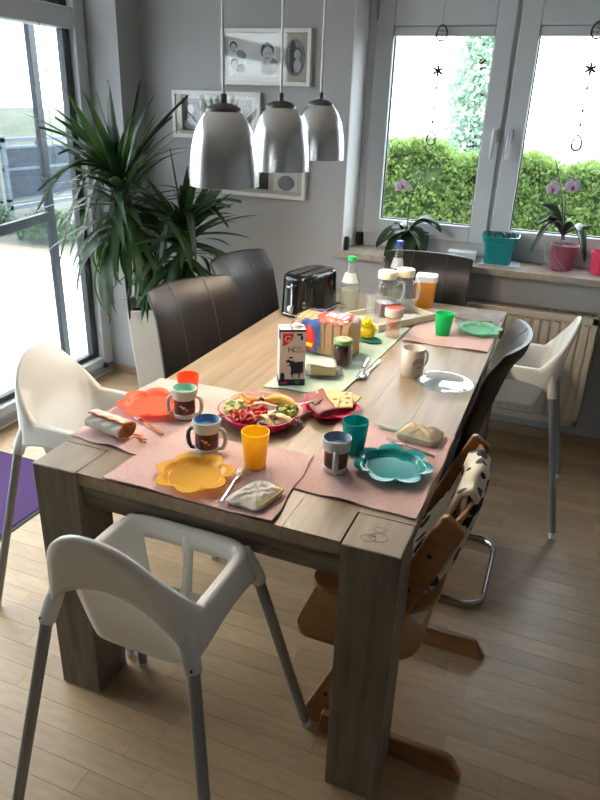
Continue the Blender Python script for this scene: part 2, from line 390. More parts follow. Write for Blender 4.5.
# ---- moulded plastic high chairs (local +y = the way the child faces)
def make_highchair():
    root = empty('high_chair')
    N = 120; n = 6.0
    A_, B_ = .166, .142; ZR = .680; ZK = .584
    def plan(phi, a, b):
        c, s = math.cos(phi), math.sin(phi)
        return (a * math.copysign(abs(c) ** (2 / n), c), b * math.copysign(abs(s) ** (2 / n), s))
    # sample the rim evenly by arc length, starting at the middle of the back
    fine = [plan(-PI / 2 + 2 * PI * k / 4000, A_, B_) for k in range(4001)]
    cum = [0.0]
    for p, q in zip(fine, fine[1:]): cum.append(cum[-1] + math.dist(p, q))
    tot = cum[-1]; pts = []; j = 0
    for k in range(N):
        t = tot * k / N
        while cum[j + 1] < t: j += 1
        h_ = (t - cum[j]) / max(1e-9, cum[j + 1] - cum[j]); pts.append((lerp(fine[j][0], fine[j + 1][0], h_), lerp(fine[j][1], fine[j + 1][1], h_)))
    arc = [min(tot * k / N, tot - tot * k / N) for k in range(N)]
    def wback(l):
        return (1 - (l / .196) ** 2.5) ** 1.15 if l < .196 else 0.0
    wb = [wback(l) for l in arc]
    bm = bmesh.new()
    rim = [Vector((x * (1 - .06 * w), y - .060 * w, ZR + .185 * w)) for (x, y), w in zip(pts, wb)]
    front = [y > B_ * .97 and abs(x) < A_ * .80 for x, y in pts]
    smid = []
    for (x, y) in pts: smid.append(min(1.0, min(abs(x) / A_, abs(y) / B_) / .885))
    zb = []
    for k, (x, y) in enumerate(pts):
        zm = .632 if abs(x) / A_ > abs(y) / B_ else (.640 if y > 0 else .722)
        if abs(x) / A_ <= abs(y) / B_ and y < 0: e = max(0, 1 - smid[k] ** 2.0) ** .55
        else: e = max(0, 1 - smid[k] ** 2.6) ** .7
        zb.append(ZK + (zm - ZK) * e)
    rings = []
    NO = 8
    for j in range(NO, 0, -1):
        t = j / NO; ring = []
        for k in range(N):
            x, y = pts[k][0] * lerp(1.03, 1.15, t), pts[k][1] * lerp(1.03, 1.14, t)
            z = lerp(rim[k].z - .004, zb[k], t)
            w = wb[k] * (1 - t) ** 1.1
            ring.append(bm.verts.new((x * (1 - .06 * w), y - .060 * w, z)))
        rings.append(ring)
    nout = len(rings)
    # rounded top rail about 22 mm wide on the arms, thinner on the back
    def rail(off, dz):
        ring = []
        for k in range(N):
            wd = lerp(1.0, .45, min(1, wb[k] * 1.6)); r = rim[k]; d = Vector((pts[k][0] / A_, pts[k][1] / B_, 0)); L = max(abs(d.x), abs(d.y))
            q = Vector((math.copysign(abs(d.x) ** 5, d.x), math.copysign(abs(d.y) ** 5, d.y), 0)); q.normalize()
            ring.append(bm.verts.new(r + q * (off * wd) + Vector((0, 0, dz))))
        return ring
    rings.append(rail(.0045, .001)); rings.append(rail(.001, .0045)); rings.append(rail(-.013, .0045)); rings.append(rail(-.017, .001))
    top_ring = rings[-1]; NI = 10
    n0 = len(rings)
    for j in range(1, NI + 1):
        t = j / NI; ring = []
        for k in range(N):
            px_, py_ = pts[k][0] * .124 / A_, pts[k][1] * .106 / B_ + .012
            s0 = top_ring[k].co
            e = lerp(t ** 1.5, t ** .55, min(1, wb[k] * 2.2))
            z = lerp(s0.z, .515, 1 - (1 - t) ** 1.3)
            ring.append(bm.verts.new((lerp(s0.x, px_, e), lerp(s0.y, py_, e), z)))
        rings.append(ring)
    for sc, dz in ((.9, -.010), (.75, -.015), (.5, -.018), (.25, -.018)):
        rings.append([bm.verts.new((x * sc * .124 / A_, y * sc * .106 / B_ + .012, .515 + dz)) for x, y in pts])
    for ri, (r0, r1) in enumerate(zip(rings, rings[1:])):
        inner = ri - n0 + 1
        for k in range(N):
            k2 = (k + 1) % N
            if 2 <= inner < NI and front[k] and front[k2]: continue
            bm.faces.new((r0[k], r0[k2], r1[k2], r1[k]))
    bm.faces.new(rings[-1])
    w = B(); w.bm.free(); w.bm = bm
    sh = w.done('seat_shell', 'white_plastic', root, solid=.005, angle=70)
    feet = [(-.272, -.258), (.272, -.258), (.272, .285), (-.272, .285)]
    tops = []
    for (fx, fy) in feet:
        sx, sy = math.copysign(1, fx), math.copysign(1, fy)
        top = Vector((sx * .152, sy * .128, ZR - .006)); sock = Vector((sx * .180, sy * .152, ZK - .004)); foot = Vector((fx, fy, .006))
        q = B(); q.tube([top, lerp(top, sock, .5), sock], [.016, .0195, .0185], 16)
        q.done('leg_socket', 'white_plastic', sh, angle=60)
        tops.append((sock, foot))
        dr = (sock - foot).normalized(); c = sock + dr * .016; nrm = Vector((math.copysign(.35, c.x), math.copysign(1, c.y), 0)).normalized()
        B().ball(c + nrm * .0185, .0032, 8, 6).done('screw', 'black_metal', sh)
    p = B(); p.tube([(0, .128, ZR), (0, .132, .655), (0, .134, .60), (0, .120, .515), (0, .105, .500)], [.012, .017, .0145, .016, .022], 14, flat=(1, .75)); p.done('crotch_post', 'white_plastic', sh, angle=60)
    for (sock, foot) in tops:
        dr = (foot - sock).normalized()
        lg = B().tube([sock - dr * .02, foot - dr * .022], .0135, 14).done('leg', 'leg_steel', root)
        B().tube([foot - dr * .028, foot - dr * .002], [.0145, .0135], 14).done('foot_cap', 'white_rubber', lg)
    return root
hc = make_highchair(); hc.location = (.460, -.143, 0)
tag(hc, 'white plastic high chair at the short end of the table, its back turned', 'high chair', 'white high chairs')
h2 = copy_tree(hc); h2.location = (-.160, .437, 0); h2.rotation_euler = (0, 0, -PI / 2)
h2['label'] = 'white plastic high chair beside the purple rug and terrace door'
h3 = copy_tree(hc); h3.location = (1.076, 1.662, 0); h3.rotation_euler = (0, 0, PI / 2)
h3['label'] = 'white plastic high chair in front of the radiator'

# ---- padded cantilever dining chairs (local +y = facing)
def make_chair():
    root = empty('dining_chair')
    Wd = .44
    def back(u, v, off):     # u across, v up, off = -1 rear skin, 1 front skin
        x = (u - .5) * Wd * lerp(1, .97, v)
        z = lerp(.47, .955, v) - .006 * (abs(u - .5) * 2) ** 6 * v
        y = -.150 - .125 * v ** 1.25 - .028 * smooth01((v - .8) / .2) * 1.0
        y += .055 * (abs(u - .5) * 2) ** 2 * (0.2 + .8 * v)            # wings curve forward
        th = .019 * (1 - (abs(u - .5) * 2) ** 8 * .55) * (1 - .55 * max(0, (v - .9) / .1) ** 2)
        return Vector((x, y + off * th, z))
    m = B(); nu, nv = 19, 15
    fr = m.grid(lambda u, v: back(u, v, 1), nu, nv); re_ = m.grid(lambda u, v: back(u, v, -1), nu, nv)
    def stitch(la, lb):
        for i in range(len(la) - 1): m.bm.faces.new((la[i], la[i + 1], lb[i + 1], lb[i]))
    stitch(fr[0], re_[0]); stitch(fr[-1], re_[-1]); stitch([c[-1] for c in fr], [c[-1] for c in re_]); stitch([c[0] for c in fr], [c[0] for c in re_])
    bk = m.done('backrest', 'leather', root, bevel=.006, seg=3, angle=70)
    for s in (.30, .70):
        for off in (1, -1):
            t = B().tube([back(s, v / 14, off * 1.0) for v in range(1, 15)], .0022, 6); t.done('seam', 'leather_thread', bk)
    # piping along the edge
    ed = [back(0, v / 12, 0) for v in range(0, 12)] + [back(u / 14, 1, 0) for u in range(0, 15)] + [back(1, 1 - v / 12, 0) for v in range(1, 13)]
    s = B()
    def seat(u, v, off):
        x = (u - .5) * .45; y = -.17 + v * .45
        e = max(abs(u - .5), abs(v - .5)) * 2
        z = .462 + (.035 * (1 - .5 * e ** 6) if off > 0 else -.03)
        return Vector((x, y, z))
    tp = s.grid(lambda u, v: seat(u, v, 1), 13, 13); bt = s.grid(lambda u, v: seat(u, v, -1), 13, 13)
    for la, lb in ((tp[0], bt[0]), (tp[-1], bt[-1]), ([c[0] for c in tp], [c[0] for c in bt]), ([c[-1] for c in tp], [c[-1] for c in bt])):
        for i in range(12): s.bm.faces.new((la[i], la[i + 1], lb[i + 1], lb[i]))
    s.done('seat', 'leather', root, bevel=.008, seg=3, angle=70)
    # chrome cantilever: seat rails, front uprights, floor runners joined behind by a rounded bar
    def arcpts(c, r, a0, a1, ax, ay, nseg=7):
        return [Vector(c) + Vector(ax) * (r * math.cos(lerp(a0, a1, i / nseg))) + Vector(ay) * (r * math.sin(lerp(a0, a1, i / nseg))) for i in range(nseg + 1)]
    hw = .213; zb = .0188; pth = []
    L_ = [Vector((-hw, -.16, .425)), Vector((-hw, .18, .425))] + arcpts((-hw, .18, .375), .05, PI / 2, 0, (0, 1, 0), (0, 0, 1)) + arcpts((-hw, .18, zb + .05), .05, 0, -PI / 2, (0, 1, 0), (0, 0, 1)) \
        + [Vector((-hw, -.23, zb))] + arcpts((-hw + .07, -.235, zb), .07, PI, 1.5 * PI, (1, 0, 0), (0, 1, 0))
    Rr = [Vector((-p.x, p.y, p.z)) for p in reversed(L_)]
    f = B(); f.tube(L_ + Rr, .0125, 12, flat=(.75, 1.45)); f.done('cantilever_frame', 'chrome', root, angle=60)
    return root
ch = make_chair(); ch.location = (.052, 1.036, 0); ch.rotation_euler = (0, 0, math.radians(-110.5))
tag(ch, 'dark brown leather cantilever chair turned at an angle, second from the potted yucca', 'chair', 'leather dining chairs')
ch['label'] = 'dark brown leather chair turned askew beside the orange flower plate'
c2 = copy_tree(ch); c2.location = (-.012, 1.648, 0); c2.rotation_euler = (0, 0, math.radians(-99.8)); c2['label'] = 'dark leather chair beside the black toaster'
c3 = copy_tree(ch); c3.location = (.552, 1.938, 0); c3.rotation_euler = (0, 0, PI); c3['label'] = 'black leather chair at the table end below the window sill'
c4 = copy_tree(ch); c4.location = (.815, 1.03, 0); c4.rotation_euler = (0, 0, PI / 2); c4['label'] = 'black leather chair beside the clear glass plate, chrome loop on the floor'

# ---- adjustable wooden child's chair with patterned cushion (faces -x)
mat('cushion_print', (0.66, 0.55, 0.40), 0.9, var=0.08, vscale=40, bump=0.2, bscale=200)
_m = MATS['cushion_print']; _nt = _m.node_tree
_vo = _nt.nodes.new('ShaderNodeTexVoronoi'); _vo.inputs['Scale'].default_value = 17; _tc = _nt.nodes.new('ShaderNodeTexCoord')
_nt.links.new(_tc.outputs['Object'], _vo.inputs['Vector'])
_cr = _nt.nodes.new('ShaderNodeValToRGB'); _cr.color_ramp.interpolation = 'CONSTANT'
_cr.color_ramp.elements[0].color = (.035, .035, .04, 1); _cr.color_ramp.elements[1].position = .36; _cr.color_ramp.elements[1].color = (.66, .57, .44, 1)
_nt.links.new(_vo.outputs['Distance'], _cr.inputs['Fac']); _nt.links.new(_cr.outputs['Color'], _nt.nodes['Principled BSDF'].inputs['Base Color'])
wc = empty('wooden_child_chair', (0, 0, 0)); tag(wc, 'orange-brown wooden child chair with heart print cushion tucked under the table', 'chair')
YA, YBm = .175, .625
bx_, tx_ = .735, 1.015                     # upright: floor x and top x
for y in (YA, YBm):
    M = Matrix.Translation((0, y + .011, 0)) @ Matrix.Rotation(PI / 2, 4, 'X')
    s = B(); s.prism([(.695, .0), (.780, .0), (1.076, .728), (1.072, .744), (1.034, .770), (1.021, .768)], 0, .022, M)
    up = s.done('upright', 'beech', wc, bevel=.005, seg=3)
    r = B(); r.prism([(.765, .0), (1.155, .0), (1.165, .012), (1.135, .062), (1.120, .070), (.772, .070)], 0, .022, M @ Matrix.Translation((0, 0, .024))); r.done('floor_runner', 'beech', wc, bevel=.005, seg=3)
    for (px_, pz) in ((1.005, .655), (.965, .545), (.775, .12)): B().ball((px_, y - .012, pz), (.006, .003, .006), 10, 6).done('bolt', 'black_metal', up)
def plate(x0, x1, z, r=.05):
    q = .10; pts = [(x1 - q + q * math.sin(a / 6 * PI / 2), YA + .012 + q - q * math.cos(a / 6 * PI / 2)) for a in range(7)] + [(x1 - q + q * math.cos(a / 6 * PI / 2), YBm - .012 - q + q * math.sin(a / 6 * PI / 2)) for a in range(7)]
    for a in range(0, 7): pts.append((x0 + r - r * math.sin(a / 6 * PI / 2), YBm - .012 - r + r * math.cos(a / 6 * PI / 2)))
    for a in range(0, 7): pts.append((x0 + r - r * math.cos(a / 6 * PI / 2), YA + .012 + r - r * math.sin(a / 6 * PI / 2)))
    return B().prism(pts, z, z + .018)
plate(.655, 1.00, .275).done('foot_plate', 'beech', wc, bevel=.004)
plate(.70, 1.03, .445).done('seat_plate', 'beech', wc, bevel=.004)
def arc_back(u, z0, z1, off):
    y = lerp(YA + .012, YBm - .012, u); x = 1.030 + .035 * math.sin(PI * u) ** .8
    return x + off, y
for (z0, z1, dxx) in ((.665, .750, -.012), (.545, .605, -.062)):
    b = B()
    fr = b.grid(lambda u, v: Vector((arc_back(u, 0, 0, -.005)[0] + dxx + .03 * v, arc_back(u, 0, 0, 0)[1], lerp(z0, z1, v))), 15, 3)
    re_ = b.grid(lambda u, v: Vector((arc_back(u, 0, 0, .005)[0] + dxx + .03 * v, arc_back(u, 0, 0, 0)[1], lerp(z0, z1, v))), 15, 3)
    for la, lb in ((fr[0], re_[0]), (fr[-1], re_[-1]), ([c[0] for c in fr], [c[0] for c in re_]), ([c[-1] for c in fr], [c[-1] for c in re_])):
        for i in range(len(la) - 1): b.bm.faces.new((la[i], la[i + 1], lb[i + 1], lb[i]))
    b.done('backrest', 'beech', wc, bevel=.003, angle=60)
tie = B().tube([(.80, YA + .011, .15), (.80, YBm - .011, .15)], .006, 8).done('tie_rod', 'black_metal', wc)
# cushion: hangs over the upper backrest and lies on the seat
cu = B()
def cush(u, v):
    y = lerp(YA + .115, YBm - .105, u); e = (abs(u - .5) * 2) ** 6
    path = [(.972, .455), (1.006, .53), (1.030, .62), (1.046, .70), (1.052, .755), (1.034, .775), (1.010, .762), (.996, .70), (.968, .63), (.940, .555), (.915, .500), (.88, .486), (.80, .484), (.72, .480)]
    k = v * (len(path) - 1); i = min(int(k), len(path) - 2); t = k - i
    x = lerp(path[i][0], path[i + 1][0], t); z = lerp(path[i][1], path[i + 1][1], t)
    bow = .035 * math.sin(PI * lerp(.25, .75, u)) ** .8
    if v < .75: x += bow * (1 if v < .6 else (.75 - v) / .15)
    z += .005 * math.sin(9 * u + 7 * v) * (1 - e); x += .004 * math.sin(11 * u - 13 * v)
    return Vector((x, y, z))
cu.grid(cush, 17, 53)
cuo = cu.done('cushion', 'cushion_print', wc, solid=.013, angle=80)
cs2 = B().tube([(.985, YA + .10, .47), (.99, YA + .07, .43), (.985, YA + .055, .40), (.975, YA + .06, .385)], [.008, .013, .010, .004], 8, flat=(1.6, .5)); cs2.done('cushion_tie', 'cushion_print', cuo)

# ---- radiator under the window
mat('radiator_enamel', (0.64, 0.58, 0.48), 0.42, var=0.04, vscale=5)
rd = empty('radiator', (0, 0, 0)); tag(rd, 'cream panel radiator with vertical grooves and top grille below the window', 'radiator')
rx0, rx1, rz0, rz1, ry = .60, 1.385, .135, .715, 2.268
b = B(); b.bx(rx0, rx1, ry + .012, ry + .016, rz0, rz1); nf = 16
b.bx(rx0, rx0 + .03, ry, ry + .012, rz0, rz1); b.bx(rx1 - .03, rx1, ry, ry + .012, rz0, rz1); b.bx(rx0, rx1, ry, ry + .012, rz0, rz0 + .035); b.bx(rx0, rx1, ry, ry + .012, rz1 - .035, rz1)
b.bx(rx0, rx1, ry + .08, ry + .092, rz0, rz1)
b.bx(rx0, rx0 + .006, ry, ry + .092, rz0, rz1); b.bx(rx1 - .006, rx1, ry, ry + .092, rz0, rz1)
rp = b.done('panel', 'radiator_enamel', rd, bevel=.003)
fw = (rx1 - rx0 - .06) / nf
for k in range(nf):
    x = rx0 + .03 + (k + .5) * fw
    B().bx(x - fw * .34, x + fw * .34, ry + .004, ry + .0119, rz0 + .040, rz1 - .040).done('rib', 'radiator_enamel', rd, bevel=.006)
gr = B(); 
for k in range(60):
    x = rx0 + .012 + (k + .5) * (rx1 - rx0 - .024) / 60; gr.bx(x - .0025, x + .0025, ry + .014, ry + .079, rz1 - .002, rz1 + .004)
gr.bx(rx0, rx1, ry + .010, ry + .016, rz1 - .002, rz1 + .006); gr.bx(rx0, rx1, ry + .078, ry + .086, rz1 - .002, rz1 + .006)
mat('grille_grey', (0.30, 0.26, 0.21), 0.5, var=0.1)
gr.done('top_grille', 'grille_grey', rd)
B().bx(rx0 + .1, rx0 + .13, ry + .092, YB - .0005, .5, .55).bx(rx1 - .13, rx1 - .1, ry + .092, YB - .0005, .5, .55).done('wall_bracket', 'grey_metal', rd)

# ---- pendant lamps
def make_lamp():
    root = empty('pendant_lamp')
    prof = [(.0945, 0), (.0940, .03), (.0915, .065), (.0865, .10), (.0785, .132), (.066, .160), (.052, .180), (.038, .192)]
    pin = [(r - .0025, z - .001) for r, z in prof]
    b = B(); b.lathe(prof, 48, cap0=False, cap1=False); b.m = 1; b.lathe(pin[::-1], 48, cap0=False, cap1=False)
    b.m = 0
    b.lathe([(.0945, 0), (.092, -.0005)], 48, cap0=False, cap1=False)
    b.done('shade', ['silver_shade', 'shade_inside'], root, angle=60)
    c = B(); c.lathe([(.047, .181), (.047, .188), (.043, .195), (.026, .203), (.009, .206), (.009, .226), (.006, .228)], 32); c.done('cap', 'cap_grey', root)
    B().tube([(0, 0, 0), (0, 0, 1)], .0042, 8).done('cord', 'cord_clear', root, loc=(0, 0, .226))
    bl = B(); bl.ball((0, 0, .085), (.03, .03, .036), 16, 10); bl.lathe([(.014, .115), (.014, .185)], 16); bl.done('bulb', 'bulb', root)
    return root
lampspots = [(.278, .545, 1.402), (.268, .945, 1.414), (.250, 1.350, 1.425)]
lp = make_lamp()
labs = ['brushed silver dome pendant above the flower plates', 'brushed silver dome pendant, middle one of three over the table', 'brushed silver dome pendant, closest to the window']
for i, s in enumerate(lampspots):
    o = lp if i == 0 else copy_tree(lp)
    o.location = s; tag(o, labs[i], 'pendant lamp', 'silver pendant lamps over the table')
    for ch_ in o.children:
        if ch_.name.startswith('cord'): ch_.scale.z = ZC - s[2] - .226
    ld = bpy.data.lights.new('bulb_light', 'POINT'); ld.energy = LAMP_W; ld.color = (1.0, 0.88, 0.73); ld.shadow_soft_size = .035
    lo = bpy.data.objects.new('bulb_light', ld); COL.objects.link(lo); lo.parent = o; lo.location = (0, 0, .035)
# ================================================================== ON THE TABLE
T0 = TH
mat('mat_cloth', (0.66, 0.45, 0.415), 0.95, col2=(0.56, 0.37, 0.345), vscale=300, bump=0.4, bscale=420, stretch=(1, .25, 1))
mat('runner_cloth', (0.45, 0.56, 0.47), 0.95, col2=(0.38, 0.49, 0.41), vscale=300, bump=0.3, bscale=420, stretch=(.3, 1, 1))
def cloth(corners, name, m, label, seed, z=T0, droop=None, cat='placemat', group=None, n=28, t=.0028):
    """corners a,b,c,d counter-clockwise (near-left, near-right, far-right, far-left)"""
    a, b_, c, d = [Vector((*q, 0)) for q in corners]
    ctr = (a + b_ + c + d) / 4
    r = random.Random(seed); ph = [r.random() * 6.28 for _ in range(8)]
    def f(u, v, off):
        p = a.lerp(b_, u).lerp(d.lerp(c, u), v)
        e = max(abs(u - .5), abs(v - .5)) * 2
        wob = .004 * math.sin(5 * u * 3 + ph[0]) * math.sin(4 * v * 3 + ph[1])
        p = p + (p - ctr).normalized() * (wob * e ** 3)
        lift = .0022 * max(0, math.sin(6 * u + ph[2]) * math.sin(5 * v + ph[3])) + .0035 * e ** 10 * max(0, math.sin(9 * u + 7 * v + ph[4]))
        zz = z + .0006 + lift + (t if off else 0)
        return Vector((p.x - ctr.x, p.y - ctr.y, zz))
    g = B(); tp = g.grid(lambda u, v: f(u, v, 1), n, n); bt = g.grid(lambda u, v: f(u, v, 0), n, n)
    for la, lb in ((tp[0], bt[0]), (tp[-1], bt[-1]), ([k[0] for k in tp], [k[0] for k in bt]), ([k[-1] for k in tp], [k[-1] for k in bt])):
        for i in range(n - 1): g.bm.faces.new((la[i], la[i + 1], lb[i + 1], lb[i]))
    return tag(g.done(name, m, loc=(ctr.x, ctr.y, 0), angle=50), label, cat, group)
G = 'dusty pink placemats'
cloth([(-.010, .160), (.285, .140), (.315, .640), (-.018, .630)], 'placemat', 'mat_cloth', 'dusty pink placemat under the orange flower plate', 1, group=G)
cloth([(.215, .006), (.672, .004), (.650, .330), (.245, .300)], 'placemat', 'mat_cloth', 'dusty pink placemat under the yellow flower plate', 2, z=T0 + .0034, group=G)
cloth([(.655, .163), (.964, .157), (.975, .612), (.640, .590)], 'placemat', 'mat_cloth', 'dusty pink placemat under the teal flower plate', 3, z=T0 + .0005, group=G)
cloth([(.628, 1.400), (.962, 1.412), (.968, 1.860), (.612, 1.93)], 'placemat', 'mat_cloth', 'dusty pink placemat under the mint green flower plate', 4, z=T0 + .0005, group=G)
cloth([(.325, .715), (.575, .748), (.617, 1.560), (.345, 1.560)], 'table_runner', 'runner_cloth', 'sage green cloth runner in the middle of the table', 5, cat='table runner')
ZM = T0 + .0065          # top of a placemat

# ---- flower plates
translucent('plate_orange', (1.0, 0.27, 0.14), .3, .4, .18); translucent('plate_yellow', (0.97, 0.64, 0.10), .3, .4, .22)
translucent('plate_teal', (0.02, 0.42, 0.44), .15, .3, .08); translucent('plate_mint', (0.32, 0.72, 0.50), .3, .4, .22)
translucent('plate_pink', (0.85, 0.035, 0.11), .3, .25); translucent('platter_pink', (0.80, 0.02, 0.17), .3, .2)
def flower_plate(m, label, c, R, rz, petals=7, z=ZM, group='flower shaped children plates'):
    n = 112
    def f(u, v, off):
        a = 2 * PI * u
        lobe = abs(math.cos(petals * a / 2)) ** .75
        ro = R * (.76 + .24 * lobe)
        if v < .62: r = R * .66 * (v / .62); zz = .002
        else:
            t = (v - .62) / .38; r = lerp(R * .66, ro, t); zz = .002 + .013 * smooth01(t * 2.2) + .002 * t
        return Vector((r * math.cos(a), r * math.sin(a), zz + (.0016 if off else 0)))
    b = B(); nv = 22
    tp = b.grid(lambda u, v: f(u, max(v, .02), 1), n, nv, cu=True); bt = b.grid(lambda u, v: f(u, max(v, .02), 0), n, nv, cu=True)
    for i in range(n): b.bm.faces.new((tp[i][-1], tp[(i + 1) % n][-1], bt[(i + 1) % n][-1], bt[i][-1]))
    b.bm.faces.new([tp[i][0] for i in range(n)]); b.bm.faces.new([bt[i][0] for i in range(n)][::-1])
    o = b.done('flower_plate', m, loc=(c[0], c[1], z), rz=rz, angle=60)
    return tag(o, label, 'plate', group)
flower_plate('plate_orange', 'translucent orange flower shaped plate', (.096, .412), .108, .2)
flower_plate('plate_yellow', 'translucent yellow flower shaped plate', (.423, .094), .099, .55, z=ZM + .0034)
flower_plate('plate_teal', 'teal flower shaped plate', (.858, .354), .104, .1)
flower_plate('plate_mint', 'mint green flower shaped plate', (.892, 1.655), .098, .3)
hp = flower_plate('plate_pink', 'pink flower shaped plate holding ham and cheese slices', (.590, .622), .094, .25, z=T0 + .006)

# ---- tumblers
translucent('cup_orange', (1.0, 0.20, 0.08), .3, .5, .1); translucent('cup_yellow', (1.0, 0.70, 0.04), .3, .5)
translucent('cup_teal', (0.0, 0.38, 0.39), .3, .5); translucent('cup_green', (0.01, 0.72, 0.24), .3, .5)
def tumbler(m, label, c, z, h=.095, r0=.026, r1=.036):
    b = B(); t = .0022
    b.lathe([(r0, 0), (r0 + .001, .002), (r1, h), (r1 - t, h), (r0 - t + .001, .005), (0.002, .005)], 40, cap0=True, cap1=True)
    return tag(b.done('tumbler', m, loc=(c[0], c[1], z), angle=50), label, 'cup', 'plastic children tumblers')
tumbler('cup_orange', 'translucent orange tumbler behind the mint drinking cup', (.148, .532), ZM, .072, r1=.035)
tumbler('cup_yellow', 'yellow plastic tumbler beside the blue rimmed drinking cup', (.532, .213), ZM + .004, .098)
tumbler('cup_teal', 'teal plastic tumbler behind the teal flower plate', (.738, .398), ZM, .095)
tumbler('cup_green', 'bright green plastic tumbler', (.758, 1.552), ZM, .090, r0=.028, r1=.039)

# ---- two-handled children drinking cups
mat('sip_white', (0.56, 0.58, 0.55), .35, var=.04); mat('sip_body', (0.20, 0.035, 0.03), .2, col2=(.035, .02, .02), vscale=30)
mat('sip_mint', (0.27, 0.60, 0.47), .35, var=.05); mat('sip_blue', (0.12, 0.27, 0.50), .35, var=.05); mat('sip_steel', (0.20, 0.26, 0.40), .35, var=.05)
mat('sip_dark', (0.035, 0.065, 0.085), .4, var=.05); mat('sip_gold', (0.75, 0.52, 0.22), .5, var=.2)
def sippy(inner, dark, label, c, z, rz, inner2=None):
    root = empty('drinking_cup', (c[0], c[1], z), rz); tag(root, label, 'cup', 'two handled drinking cups')
    b = B(); b.lathe([(.026, 0), (.032, .003), (.033, .014), (.0305, .016)], 40, cap1=False); b.done('base_ring', 'sip_white', root); b = B(); b.lathe([(.030, .060), (.0345, .062), (.0370, .086), (.0370, .092), (.0345, .093)], 40, cap0=False, cap1=False); b.done('collar', 'sip_white', root)
    b = B(); b.lathe([(.0305, .014), (.0312, .038), (.031, .062)], 40, cap0=False, cap1=False); bd = b.done('body', 'sip_body', root)
    d = B()
    for k, (aa, zz, s) in enumerate(((-1.5, .040, 1), (-1.75, .045, .7), (-1.2, .033, .6))):
        d.ball((.0312 * math.cos(aa), .0312 * math.sin(aa), zz), (.006 * s, .0022, .004 * s), 8, 6, rot=Matrix.Rotation(aa + PI / 2, 3, 'Z'))
    d.done('print', 'sip_gold', bd)
    b = B(); b.lathe([(.0350, .0925), (.0335, .090), (.0265, .074), (.020, .072), (.010, .076), (.001, .077)], 40, cap0=False); b.done('valve', inner, root)
    for s in (-1, 1):
        h = B(); h.tube([(s * .034, 0, .066), (s * .042, 0, .064), (s * .0475, 0, .056), (s * .050, 0, .040), (s * .048, 0, .022), (s * .042, 0, .010), (s * .031, 0, .009)], [.006, .006, .0062, .0065, .0065, .006, .006], 10, flat=(1.2, .9)); h.done('handle', dark if s < 0 and dark else 'sip_white', root, angle=70)
    return root
sippy('sip_mint', None, 'white two handled drinking cup with mint green rim', (.217, .396), ZM, .35)
sippy('sip_blue', 'sip_dark', 'white two handled drinking cup with bright blue rim and dark handle', (.382, .232), ZM + .003, .32)
sippy('sip_steel', None, 'pale two handled drinking cup with grey blue rim beside teal tumbler', (.724, .288), ZM, 1.86)

# ---- bibs
mat('bib_cloth', (0.72, 0.66, 0.57), 0.95, col2=(0.58, 0.54, 0.48), vscale=18, bump=0.5, bscale=160)
mat('bib_tan', (0.60, 0.47, 0.31), 0.95, col2=(0.50, 0.38, 0.25), vscale=18, bump=0.5, bscale=160)
mat('bib_grey', (0.34, 0.32, 0.30), 0.95, col2=(0.22, 0.21, 0.2), vscale=18, bump=0.5, bscale=160)
mat('trim_orange', (0.62, 0.16, 0.03), 0.85, var=.15); mat('trim_yellow', (0.80, 0.52, 0.06), 0.85, var=.15); mat('trim_mint', (0.22, 0.45, 0.38), 0.85, var=.15)
# rolled one
rb_ = empty('rolled_bib', (.088, .208, ZM + .001), math.radians(-10)); tag(rb_, 'rolled cream bib with orange edging beside the orange plate', 'bib', 'cloth bibs')
def roll(u, v):      # spiral section along x
    a = v * 4.6 * PI; r = lerp(.009, .030, v)
    x = (u - .5) * .135 * lerp(.96, 1.0, v)
    return Vector((x + .004 * math.sin(a), r * 1.15 * math.cos(a), .0275 + r * .86 * math.sin(a) + .0015 * math.sin(20 * u + 3 * a)))
g = B(); g.grid(roll, 21, 110); cl = g.done('cloth', 'bib_cloth', rb_, solid=.004, angle=80)
B().tube([roll(1, v / 80) + Vector((.001, 0, 0)) for v in range(81)], .0032, 6).done('edging', 'trim_orange', cl, angle=80)
B().tube([roll(u / 20, 1) for u in range(21)], .003, 6).done('edging', 'trim_orange', cl, angle=80)
B().tube([(.062, .028, .003), (.085, .035, .003), (.100, .020, .003), (.112, .028, .003)], .003, 6, flat=(1.8, .6)).done('tie', 'trim_orange', cl)
# folded ones
def folded(name, outline, loc, rz, h, cm, tm, label, edge, seed, strap=None, layers=2):
    root = empty(name, loc, rz); tag(root, label, 'bib', 'cloth bibs')
    r = random.Random(seed); ph = [r.random() * 6 for _ in range(6)]
    n = len(outline)
    def rim(u):
        k = u * n; i = int(k) % n; t = k - int(k)
        p0, p1, p2, p3 = [Vector(outline[(i + j - 1) % n]) for j in range(4)]
        return .5 * ((2 * p1) + (-p0 + p2) * t + (2 * p0 - 5 * p1 + 4 * p2 - p3) * t * t + (-p0 + 3 * p1 - 3 * p2 + p3) * t ** 3)
    b = B(); nu = 64; nv = 12
    def f(u, v):
        a = rim(u)
        if v < .3: t = v / .3; s = lerp(.94, 1.0, math.sin(t * PI / 2)); z = h * .5 * t
        else: t = (v - .3) / .7; s = 1 - t * .98; z = h * (.5 + .5 * smooth01(t * 2.2)) + .0035 * math.sin(6 * a.x * 40 * s + ph[0]) * math.sin(5 * a.y * 40 * s + ph[1]) * min(1, t * 2)
        return Vector((a.x * s, a.y * s, max(.0004, z)))
    b.grid(f, nu, nv, cu=True)
    cl = b.done('cloth', cm, root, angle=80)
    e0, e1 = edge
    pts = [f(lerp(e0, e1, k / 30) % 1.0, .34) for k in range(31)]
    B().tube(pts, .0026, 6).done('edging', tm, cl, angle=80)
    if strap: B().tube(strap, .004, 6, flat=(1.8, .5)).done('tie', tm, cl)
    return root
